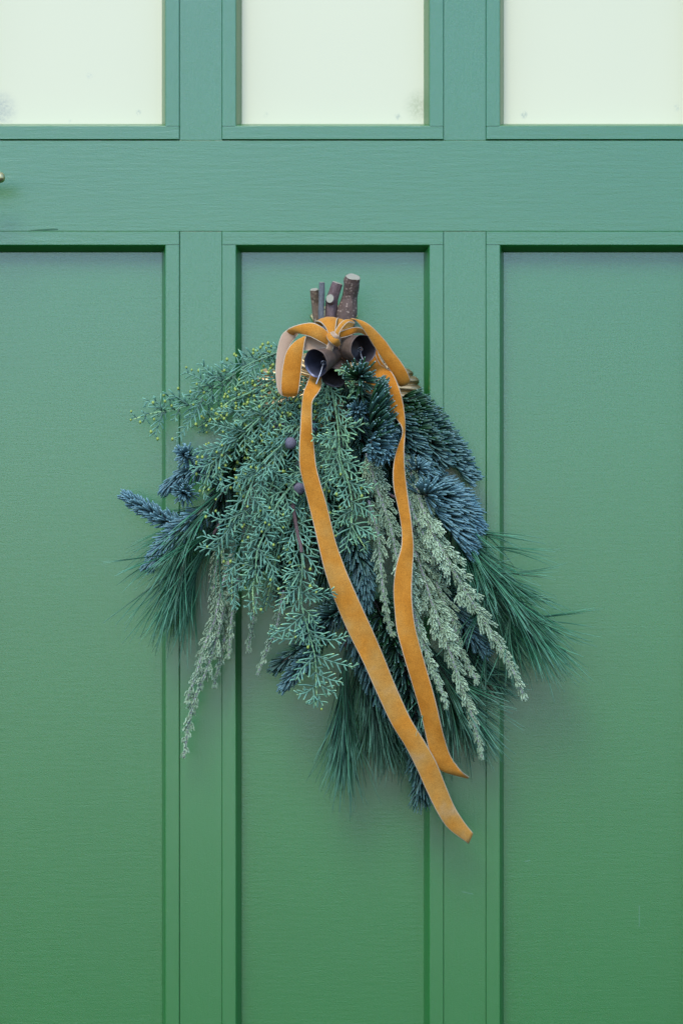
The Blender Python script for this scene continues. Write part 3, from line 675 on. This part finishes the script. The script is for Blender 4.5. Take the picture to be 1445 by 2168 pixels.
pine([(930, 1290, 16), (980, 1370, 14), (1010, 1410, 12)], 'pine tuft painted dark for shade, close against the right mullion', 220, 130, .25, 16, 8, droop=.0, bias=(.15, 0, .05))
pine([(820, 1380, 20), (835, 1440, 18), (850, 1500, 18)], 'short pine tuft painted dark for shade, behind the comb like fir', 260, 175, .08, 10, 9, droop=.05, bias=(0, 0, -.2))
pine([(900, 1150, 40), (950, 1200, 40), (975, 1250, 38)], 'green pine tuft showing between the sage shoots and the right fir', 130, 130, .2, 20, 10, droop=.2)

GS = 'pale sage coloured conifer shoots in the door swag'
def shoot(tl, P, r, q_h):
    """a shoot clothed in small overlapping leaves"""
    L = plen(P); n = len(P); m = max(3, int(L / (5.2 * S))); ph = random.uniform(0, 6)
    for i in range(m):
        q = (i + .3) / m; f = q * (n - 1); k = min(n - 2, int(f)); p = P[k] + (P[k + 1] - P[k]) * (f - k)
        T, a, b = perp_basis(P[k + 1] - P[k]); lift = 1 if b[1] < 0 else -1
        leaves = [random.gauss(0, .35), math.pi + random.gauss(0, .35)]          # opposite pairs, like a braid
        if i % 2: leaves.append(lift * math.pi / 2 + random.gauss(0, .3))
        for an in leaves:
            v = math.cos(an) * a + math.sin(an) * b
            ln = random.uniform(9, 12.5) * S * (1 - .3 * q); d = unit(T * 1.0 + v * .70); d2 = unit(T * 1.0 - v * .05)
            p0 = p + v * r * .5; tl.add([p0, p0 + d * ln * .5, p0 + d * ln * .5 + d2 * ln * .38, p0 + d * ln * .5 + d2 * ln * .5], [.6 * S, 1.5 * S, 1.3 * S, .35 * S], min(1, max(0, q_h + random.gauss(0, .2))), .0, random.uniform(.8, 1))
def sage(stem, label, Ls=60, seed=0, hue=.55, gap=10, tipfrac=.35):
    random.seed(seed + 1300); P = path_px(stem, 40); root = thing('sage_shoot', P[0], label, 'conifer shoot', GS)
    t0 = Tubes(); t0.add(P, np.linspace(2.6, 1.1, 40) * S, .5, 0, .3); t0.build('stem', M_pstem, root, 6)
    tt = Tubes(); shoot(tt, P[int(40 * .62):], 1.2 * S, hue + .1); shoot(tt, P[:int(40 * .65)], 2 * S, hue - .2); o = tt.build('leaves', M_sage, root); tag(o, kind='stuff')
    L = plen(P); m = int(L / (gap * S)); side = random.choice((-1, 1))
    for i in range(m):
        q = (i + .5) / m; k = min(38, int(q * 39)); p = P[k]; T = unit(P[k + 1] - P[k]); side = -side
        ln = Ls * .82 * S * (1 - .8 * q ** 1.2) * random.uniform(.65, 1.15)
        if ln < 9 * S: ln = 9 * S
        sv = unit(np.cross(T, [0, 1, 0])); a = R(random.uniform(24, 42)); el = random.uniform(-.9, .9)
        d = math.cos(a) * T + math.sin(a) * (side * sv * math.cos(el) + np.array([0, -1, 0]) * math.sin(el))
        p1 = p + d * ln * .45; d2 = unit(d + T * .4 + np.array([0, 0, -.15])); p2 = p1 + d2 * ln * .55
        Q = crom([p, p1, p2], max(4, int(ln / (6 * S)))); tl = Tubes(); tl.add(Q, np.linspace(1.3, .8, len(Q)) * S, .9, 0, .2)
        shoot(tl, Q, 1.0 * S, hue + random.uniform(-.15, .15))
        if ln > 40 * S:
            for sgn, fr in ((1, .35), (-1, .5), (1, .68)):
                kk = min(len(Q) - 2, int(fr * (len(Q) - 1))); Tq = unit(Q[kk + 1] - Q[kk]); sq = unit(np.cross(Tq, [0, 1, 0])) * sgn
                dd = unit(Tq * .85 + sq * .5 + np.array([0, random.uniform(-.3, .1), 0])); l2 = ln * random.uniform(.25, .38); Q2 = crom([Q[kk], Q[kk] + dd * l2 * .6, Q[kk] + dd * l2 * .6 + unit(dd + Tq * .5) * l2 * .4], 4)
                shoot(tl, Q2, .9 * S, hue + random.uniform(-.15, .15))
        tl.build('side_shoot', M_sage, root)
sage([(855, 960, 66), (880, 1030, 72), (905, 1105, 78), (955, 1200, 82), (1005, 1285, 80), (1055, 1365, 76), (1085, 1420, 72), (1111, 1482, 68)], 'longest pale sage shoot, ending lowest right over the right mullion', 80, 1, .75, 9)
sage([(860, 1120, 66), (890, 1200, 70), (915, 1280, 72), (945, 1360, 72), (975, 1450, 68), (1000, 1520, 64), (1020, 1606, 60)], 'pale sage shoot with the lowest tip, right of both velvet tails', 72, 2, .65, 9)
sage([(850, 1180, 78), (868, 1260, 80), (885, 1330, 82), (905, 1390, 82), (925, 1440, 80), (946, 1496, 78)], 'pale sage shoot emerging right from behind the shorter velvet tail', 54, 3, .75, 9)
sage([(775, 960, 74), (800, 1040, 80), (825, 1110, 82), (840, 1180, 82), (860, 1240, 80), (880, 1300, 78)], 'pale sage shoot crossing behind the upper part of the shorter velvet tail', 56, 4, .45, 10)
sage([(860, 1020, 70), (872, 1080, 76), (895, 1130, 78), (920, 1190, 78)], 'short pale sage shoot just right of the shorter velvet tail', 40, 5, .5, 9)
sage([(780, 1060, 70), (800, 1130, 76), (805, 1200, 78), (812, 1260, 78), (828, 1345, 76)], 'narrow pale sage shoot between the two velvet tails', 44, 6, .45, 11)
sage([(830, 930, 60), (850, 1000, 62), (880, 1060, 64), (930, 1080, 64)], 'grey green sage shoot in shade under the teal fir', 40, 7, .2, 10)
sage([(860, 1090, 56), (900, 1170, 60), (930, 1250, 62), (960, 1320, 62), (972, 1370, 60), (1010, 1445, 58)], 'pale sage shoot between the longest and the lowest ones', 60, 8, .5, 9)
sage([(500, 1190, 42), (478, 1270, 42), (462, 1340, 40), (440, 1410, 38), (412, 1480, 36), (400, 1530, 34), (389, 1603, 32)], 'sage shoot with the lowest tip on the left, over the left mullion', 54, 9, .55, 13)
sage([(490, 1170, 46), (468, 1250, 46), (455, 1310, 44), (432, 1370, 42), (418, 1420, 40), (394, 1486, 38)], 'second lowest sage shoot on the left, in front of the pine', 50, 10, .6, 12)
sage([(505, 1220, 38), (492, 1290, 38), (484, 1392, 36)], 'thin sage shoot hanging at the dark edge of the middle panel', 24, 11, .4, 14)
sage([(550, 1230, 30), (538, 1300, 30), (524, 1380, 28)], 'small dull sage shoot against the top left of the middle panel shadow', 20, 12, .2, 16)
sage([(600, 1250, 40), (585, 1330, 40), (565, 1375, 38), (545, 1428, 36)], 'small sage shoot left of the lowest cypress sprig', 24, 13, .35, 14)
sage([(500, 1200, 34), (485, 1290, 32), (472, 1370, 30), (452, 1456, 28)], 'brownish sage shoot hanging between the two lowest left ones', 40, 14, .35, 14)
sage([(470, 1140, 40), (455, 1220, 40), (448, 1300, 38)], 'grey sage shoot in shade beside the left pine tuft', 44, 15, .3, 11)

bare = thing('bare_twig', W(778, 990, 70), 'bare purple brown twig in the dark gap left of the shorter velvet tail', 'twig')
tb = Tubes(); tb.add(path_px([(778, 985, 70), (795, 1015, 76), (822, 1045, 78), (858, 1062, 76), (885, 1085, 70)], 20), np.linspace(4, 2.2, 20) * S); tb.build('bark', M_bark, bare, 8)
tb = Tubes(); tb.add(path_px([(800, 1018, 76), (805, 1045, 80), (815, 1075, 80)], 10), np.linspace(2.2, 1.2, 10) * S); tb.build('side_twig', M_bark, bare, 8)
# ---------------------------------------------------------------- cut stems above the bow
GT = 'cut stems bundled above the bow'
def cut_stem(pts, rad, name, label, mat, wood=True, knots=()):
    P = path_px([p[:3] for p in pts], 30); rr = np.interp(np.linspace(0, 1, 30), np.linspace(0, 1, len(rad)), rad) * S
    root = thing(name, P[0], label, 'cut stem', GT)
    sides = 20; T = nrm(np.gradient(P, axis=0)); Nn = nrm(np.cross(T, np.array([0, 1., 0]))); B = np.cross(T, Nn)
    V, F = [], []; random.seed(len(label))
    ph = [random.uniform(0, 6) for _ in range(4)]
    for i in range(30):
        for j in range(sides):
            a = 2 * math.pi * j / sides
            k = 1 + .05 * math.sin(3 * a + ph[0] + i * .3) + .04 * math.sin(5 * a + ph[1] - i * .5) + .03 * math.sin(i * 1.1 + ph[2])
            c = P[i] + rr[i] * k * (math.cos(a) * Nn[i] + math.sin(a) * B[i])
            for (qi, qa, amp, wd) in knots:
                da = (a - qa + math.pi) % (2 * math.pi) - math.pi; g = math.exp(-((i / 29 - qi) / wd) ** 2 - (da / .7) ** 2)
                c = c + unit(c - P[i]) * amp * S * g
            V.append(c)
    for i in range(29):
        for j in range(sides): F.append((i * sides + j, i * sides + (j + 1) % sides, (i + 1) * sides + (j + 1) % sides, (i + 1) * sides + j))
    mesh_obj('bark', V, F, mat, root)
    if wood:
        e = V[-sides:]; c = P[-1] + T[-1] * .4e-3; VV = [c]
        for s in (.5, .9, 1.0):
            VV += [c + (np.array(x) - P[-1]) * s * (.99) - (T[-1] * (.5e-3 if s == 1 else 0)) for x in e]
        FF = [(0, 1 + j, 1 + (j + 1) % sides) for j in range(sides)]
        for k in range(2):
            FF += [(1 + k * sides + j, 1 + (k + 1) * sides + j, 1 + (k + 1) * sides + (j + 1) % sides, 1 + k * sides + (j + 1) % sides) for j in range(sides)]
        mesh_obj('cut_face', VV, FF, M_wood, root, smooth=False)
    return root
cut_stem([(700, 790, 40), (680, 730, 44), (671, 680, 46), (668, 645, 48), (665, 613, 54)], [7, 8, 8.5, 8.5, 8.8], 'cut_stem', 'leftmost cut stem, speckled brown and slightly leaning', M_b1)
cut_stem([(705, 790, 52), (690, 730, 56), (681, 680, 60), (680, 640, 62), (681, 598, 64)], [5, 5.5, 6, 6.2, 6.0], 'cut_stem', 'thinnest cut stem, smooth blue grey', M_b2, True)
ct = cut_stem([(708, 790, 44), (703, 730, 50), (699, 680, 54), (702, 645, 56), (707, 620, 58), (714, 599, 60)], [10, 10, 11, 12.5, 11.5, 11], 'cut_stem', 'purple cut stem with a pale round pruned knot on its front', M_b3, True, ((.80, 0, 3, .06),))
# the pruned stub on its face
stub = []
c0 = W(702, 637, 58); dv = unit(np.array([-.25, -1, .22])); T_, a_, b_ = perp_basis(dv)
V, F = [], []; ns = 22
for (k, rr_) in ((0, 12), (.0052, 11), (.0075, 9.6), (.0079, 9.2)):
    for j in range(ns):
        a = 2 * math.pi * j / ns; V.append(c0 + dv * k + S * rr_ * (math.cos(a) * a_ * (1.0) + math.sin(a) * b_ * .86))
for i in range(3):
    for j in range(ns): F.append((i * ns + j, i * ns + (j + 1) % ns, (i + 1) * ns + (j + 1) % ns, (i + 1) * ns + j))
mesh_obj('side_stub', V, F, M_b3, ct)
V2 = [c0 + dv * .0082] + [c0 + dv * .0080 + S * 9.1 * (math.cos(2 * math.pi * j / ns) * a_ + math.sin(2 * math.pi * j / ns) * b_ * .86) for j in range(ns)]
mesh_obj('pruned_face', V2, [(0, 1 + j, 1 + (j + 1) % ns) for j in range(ns)], M_wood, ct, smooth=False)
cut_stem([(722, 790, 44), (728, 730, 50), (732, 685, 52), (736, 652, 54), (740, 625, 56), (747, 586, 66)], [15, 16, 18, 20.5, 15.5, 15.5], 'cut_stem', 'thickest cut stem, rough and lenticelled with a pale flat top', M_b4, True, ((.62, 3.6, 3, .05), (.60, .4, 3, .06), (.95, .1, 4, .03), (.7, 4.7, 3, .05)))

# ---------------------------------------------------------------- bells
GB = 'rustic metal bells tied under the bow'
def bell(base, mouth, r0, r1, label, clap=None, copper=False, inside=None):
    A, Bm = W(*base), W(*mouth); root = thing('bell', A, label, 'bell', GB); ax = unit(Bm - A); T, u, v = perp_basis(ax); L = np.linalg.norm(Bm - A)
    ns = 40; prof = []
    prof += [(0, .05), (.0, .55), (.03, .86), (.09, .97), (.16, 1.0)]
    V, F = [], []
    rings = []
    for q in np.linspace(.16, 1, 10): rings.append((q, r0 + (r1 - r0) * q))
    outer = [(a, b * r0) for a, b in prof[:-1]] + rings
    th = .9
    inner = [(q, r - th) for q, r in reversed(rings)] + [(.06, (r0 - th) * .8), (.05, .1)]
    allr = outer + [(1.0, r1 - th * .5)] + inner; random.seed(int(r1 * 10)); w0, w1 = random.uniform(0, 6), random.uniform(0, 6)
    for (q, r) in allr:
        for j in range(ns):
            a = 2 * math.pi * j / ns; k = 1 + .03 * math.sin(2 * a + w0) + .015 * math.sin(5 * a + w1 + 3 * q) + .008 * math.sin(9 * a + w0 * 3)
            V.append(A + ax * q * L + S * r * k * (math.cos(a) * u + math.sin(a) * v))
    no = len(outer)
    Fo, Fi = [], []
    for i in range(len(allr) - 1):
        for j in range(ns):
            f = (i * ns + j, i * ns + (j + 1) % ns, (i + 1) * ns + (j + 1) % ns, (i + 1) * ns + j)
            (Fo if i < no else Fi).append(f)
    F = Fo + Fi; mi = [0] * len(Fo) + [1] * len(Fi)
    mesh_obj('bell_body', V, F, [M_bellout, inside or M_bellin_dark], root, midx=mi)
    tr = Tubes()
    Q = [Bm + S * (r1 - .4) * (1 + .03 * math.sin(2 * a + w0) + .015 * math.sin(5 * a + w1 + 3) + .008 * math.sin(9 * a + w0 * 3)) * (math.cos(a) * u + math.sin(a) * v) for a in np.linspace(0, 2 * math.pi, 60)]
    tr.add(Q, .55 * S); tr.build('rim', M_wire, root, 6)
    if copper:
        tr = Tubes(); Q = [A + ax * .13 * L + S * (r0 * 1.005) * (math.cos(a) * u + math.sin(a) * v) for a in np.linspace(0, 2 * math.pi, 60)]
        tr.add(Q, [1.3 * S * (1 + .35 * math.sin(i * 1.7) * math.sin(i * .9)) for i in range(60)]); tr.build('brazed_seam', M_copper, root, 6)
    if clap:
        tc = Tubes(); c = [W(*p) for p in clap]; tc.add(crom(c, 8), 1.35 * S, 0, 0, 1)
        h = c[0]; ring = [h + S * 5 * (math.cos(a) * np.array([1, 0, 0]) + math.sin(a) * np.array([0, -.7, .7])) for a in np.linspace(0, 6.0, 16)]
        tc.add(ring, .9 * S); tc.build('clapper', M_wire, root, 8)
    # hanging loop at the crown
    tl = Tubes(); ring = [A - ax * 3 * S + S * 5 * (math.cos(a) * u - math.sin(a) * ax) for a in np.linspace(0, 2 * math.pi, 18)]
    tl.add(ring, 1.0 * S); tl.build('hanging_loop', M_wire, root, 6)
bell((718, 748, 82), (668, 769, 114), 13, 29, 'bell with blue sky reflection painted inside and a wire clapper, lower left of the bow knot', clap=[(685, 768, 108), (678, 790, 115), (669, 813, 118)], inside=M_bellin)
bell((737, 738, 82), (769, 739, 106), 27, 29.5, 'largest bell with a copper seam, right of the bow knot', clap=[(762, 740, 92), (764, 752, 98), (768, 762, 102)], copper=True)
bell((722, 752, 70), (705, 800, 92), 15, 26.5, 'lowest bell, half covered by the small cypress curl')

# ---------------------------------------------------------------- velvet ribbon
rib = thing('velvet_ribbon', W(705, 718, 108), 'amber velvet ribbon tied in a floppy bow with two long tails', 'ribbon')
def strip(name, rows, front='velvet', n=60, nap_sheen=(0, 0), bulge=1.0, parent=None, thick=.9, edge=1.35, roll=0):
    rows = [tuple(r[:4]) + (r[4] + roll * math.sin(k * 1.15), (r[5] if len(r) > 5 else r[4]) - roll * math.sin(k * 1.15)) for k, r in enumerate(rows)]
    """rows: (left x, y, right x, y, d) pairs of edge points read along the ribbon"""
    A = crom([W(r[0], r[1], r[4]) for r in rows], n) ; 
    rr = [(r[5] if len(r) > 5 else r[4]) for r in rows]
    # sample both edges with the same parameter (by row)
    def samp(P, n):
        P = np.asarray(P); Aa = np.vstack([2 * P[0] - P[1], P, 2 * P[-1] - P[-2]]); out = []
        for s in np.linspace(0, len(P) - 1, n):
            i = min(len(P) - 2, int(s)); t = s - i; p0, p1, p2, p3 = Aa[i:i + 4]
            out.append(.5 * ((2 * p1) + (-p0 + p2) * t + (2 * p0 - 5 * p1 + 4 * p2 - p3) * t * t + (-p0 + 3 * p1 - 3 * p2 + p3) * t ** 3))
        return np.array(out)
    Lp = samp([W(r[0], r[1], r[4]) for r in rows], n); Rp = samp([W(r[2], r[3], d2) for r, d2 in zip(rows, rr)], n)
    V, F, mi, wr = [], [], [], []
    fracs = None
    mid = (Lp + Rp) / 2; T = nrm(np.gradient(mid, axis=0)); wd = nrm(Rp - Lp); Nn = nrm(np.cross(T, wd))
    # normal should face the viewer
    Nn = np.where(Nn[:, 1:2] > 0, -Nn, Nn)
    for i in range(n):
        wlen = np.linalg.norm(Rp[i] - Lp[i]); e = min(.3, edge * S / max(wlen, 1e-6)); e *= 1 + .12 * math.sin(i * 2.3)
        fr = [0, e, e + (1 - 2 * e) * .2, .5, 1 - e - (1 - 2 * e) * .2, 1 - e, 1]
        for side_, off in ((0, 0), (1, -thick * 1e-3)):
            for f in fr:
                b = bulge * 1e-3 * (1 - (2 * f - 1) ** 2) * min(1, wlen / (30 * S))
                tk = off if 0 < f < 1 else off * .6 - thick * .2e-3
                V.append(Lp[i] * (1 - f) + Rp[i] * f + Nn[i] * (b + tk)); wr.append(nap_sheen[0] + (nap_sheen[1] - nap_sheen[0]) * i / (n - 1))
    def idx(i, s, k): return i * 14 + s * 7 + k
    fm, bm = (0, 1) if front == 'velvet' else (1, 0)
    for i in range(n - 1):
        for k in range(6):
            ed = k in (0, 5)
            F.append((idx(i, 0, k), idx(i, 0, k + 1), idx(i + 1, 0, k + 1), idx(i + 1, 0, k))); mi.append(2 if ed else fm)
            F.append((idx(i, 1, k), idx(i + 1, 1, k), idx(i + 1, 1, k + 1), idx(i, 1, k + 1))); mi.append(2 if ed else bm)
        for k in (0, 6):
            F.append((idx(i, 0, k), idx(i + 1, 0, k), idx(i + 1, 1, k), idx(i, 1, k))); mi.append(2)
    for i in (0, n - 1):
        for k in range(6): F.append((idx(i, 0, k), idx(i, 0, k + 1), idx(i, 1, k + 1), idx(i, 1, k))); mi.append(fm)
    return mesh_obj(name, V, F, [M_velvet, M_satin, M_edge], parent or rib, midx=mi, attrs={'nap_sheen': wr})

tailA = [(672, 770, 690, 774, 80), (657, 793, 681, 796, 88), (648, 815, 681, 815, 100), (642, 830, 675, 829, 106), (639, 848, 662, 848, 108), (637, 870, 660, 870, 108), (635, 910, 661, 910, 110), (633, 950, 665, 948, 110), (634, 990, 669, 986, 110),
         (643, 1030, 679, 1026, 109), (651, 1062, 688, 1056, 108), (661, 1101, 698, 1095, 107), (673, 1152, 710, 1145, 106), (685, 1202, 727, 1194, 105), (697, 1241, 741, 1229, 104), (717, 1294, 764, 1281, 101), (741, 1348, 789, 1336, 98),
         (768, 1402, 812, 1390, 94), (793, 1458, 834, 1445, 90), (827, 1531, 867, 1518, 84), (857, 1580, 897, 1568, 80), (881, 1627, 922, 1612, 76), (903, 1676, 942, 1661, 70), (926, 1722, 961, 1706, 64), (949, 1755, 982, 1740, 58), (991, 1787, 1001, 1764, 52)]
strip('tail', tailA, n=150, nap_sheen=(-.05, .34), roll=2.2)['label'] = 'longer tail, nap sheen painted paler towards its end'
tailB = [(786, 722, 795, 722, 66), (782, 745, 799, 744, 68), (772, 785, 804, 769, 78), (780, 822, 829, 788, 94), (800, 850, 845, 823, 103), (824, 873, 853, 855, 103), (843, 893, 857, 885, 104), (851, 908, 858, 906, 104, 103), (850, 922, 857, 924, 104), (844, 938, 855.5, 940, 104),
         (838, 956, 855, 957, 104), (833, 978, 855.5, 978, 104), (831, 1005, 857.5, 1005, 104), (833, 1036, 861, 1034, 104), (840, 1068, 865, 1065, 104), (846, 1099, 869.5, 1096, 104), (849.5, 1130, 873, 1128, 104), (848.5, 1158, 875, 1158, 104), (842, 1182, 874, 1182, 104), (836, 1208, 872.5, 1210, 104),
         (832, 1249, 871, 1249, 103), (834.5, 1291, 873, 1289, 103), (839, 1333, 879, 1329, 102), (850, 1376, 889, 1369, 100), (862, 1417, 900, 1408, 97), (875, 1460, 912, 1449, 93), (888, 1505, 924, 1494, 88), (898, 1547, 934, 1538, 82), (908, 1590, 944, 1575, 76), (918, 1617, 953, 1600, 72), (934, 1633, 966, 1620, 68), (957, 1641, 980, 1637, 64), (989, 1649, 992, 1646, 60)]
strip('tail', tailB, n=170, nap_sheen=(.0, .05), roll=1.8)
# left loop
strip('bow_loop', [(696, 704, 692, 732, 104), (678, 690, 674, 722, 108), (659, 683, 656, 713, 106), (632, 687, 638, 708, 100), (612, 695, 628, 706, 92), (604, 702, 622, 712, 84)], n=36, nap_sheen=(.1, .05), bulge=2.2)
strip('bow_loop', [(607, 698, 632, 706, 86), (595, 711, 628, 712, 86), (587, 738, 612, 735, 88), (583.5, 771, 606, 768, 92), (583.5, 799, 603, 799, 96), (588, 826, 606, 828, 99), (596, 838, 612, 840, 100)], 'satin', n=40)
strip('bow_loop', [(598, 838, 629, 838, 101), (594.5, 826, 632, 828, 104), (595, 799, 636, 799, 105), (599, 770, 639, 770, 105), (606, 744, 642, 744, 105), (622, 724, 645, 724, 104), (642, 712, 648, 712, 102)], n=40, nap_sheen=(-.05, .1), bulge=1.6)
strip('bow_loop', [(646, 711, 642, 742, 100), (659, 713, 660, 741, 98), (675, 721, 678, 738, 98), (694, 730, 694, 736, 100)], 'satin', n=24, bulge=-1.5)
# band from behind the stems to the knot
strip('bow_band', [(665, 688, 722, 682, 74), (668, 680, 716, 674, 82), (678, 682, 713, 677, 94), (688, 693, 711, 690, 103), (694, 706, 709, 706, 107), (698, 716, 708, 716, 108)], n=36, nap_sheen=(.1, .15), bulge=3)
strip('bow_band', [(707, 673, 740, 686, 78), (708, 678, 734, 690, 84), (709, 690, 727, 698, 94), (707, 706, 718, 708, 102)], n=24, nap_sheen=(.2, .1), bulge=2)
# right loop
strip('bow_loop', [(705, 714, 717, 718, 108), (709, 700, 719, 704, 108), (717, 687, 727, 691, 107), (728, 677, 739, 681, 105), (740, 675, 752, 684, 100)], n=26, nap_sheen=(.1, .2), bulge=1)
strip('bow_loop', [(738, 676, 744, 673, 106), (751, 678, 767, 679, 106), (762, 689, 784, 689, 106), (775, 708, 800, 704, 104), (789, 730, 817, 723, 101), (803, 752, 833, 746, 98), (817, 773, 848, 765, 95), (832, 795, 861, 786, 92), (843, 815, 868, 804, 87), (847, 819, 866, 811, 82)], n=60, nap_sheen=(.2, -.05), bulge=1.6)
strip('bow_loop', [(722, 690, 716, 714, 98), (734, 681, 734, 704, 92), (752, 684, 746, 698, 84)], 'velvet', n=18, nap_sheen=(.35, .3), bulge=-1)
strip('bow_loop', [(718, 702, 720, 716, 103), (738, 695, 736, 712, 100), (755, 692, 752, 706, 96), (770, 697, 766, 707, 80), (784, 710, 776, 716, 72), (796, 734, 788, 738, 72), (806, 760, 798, 763, 76), (818, 777, 810, 780, 82)], n=36, nap_sheen=(-.05, -.05), bulge=1.5)
# knot: two rounded folds
strip('knot', [(689, 708, 697, 702, 104), (693, 719, 707, 708, 114), (703, 729, 717, 716, 116), (713, 735, 722, 728, 108)], n=22, nap_sheen=(.1, .1), bulge=2.6)
strip('knot', [(698, 704, 706, 701, 110), (703, 711, 711, 706, 117), (711, 719, 718, 713, 117), (718, 728, 722, 722, 110)], 'satin', n=18, bulge=.8)
strip('bell_tie', [(700, 717, 706, 722, 104), (694, 727, 707, 729, 108), (688, 744, 703, 744, 106), (684, 756, 700, 756, 96)], 'satin', n=18)
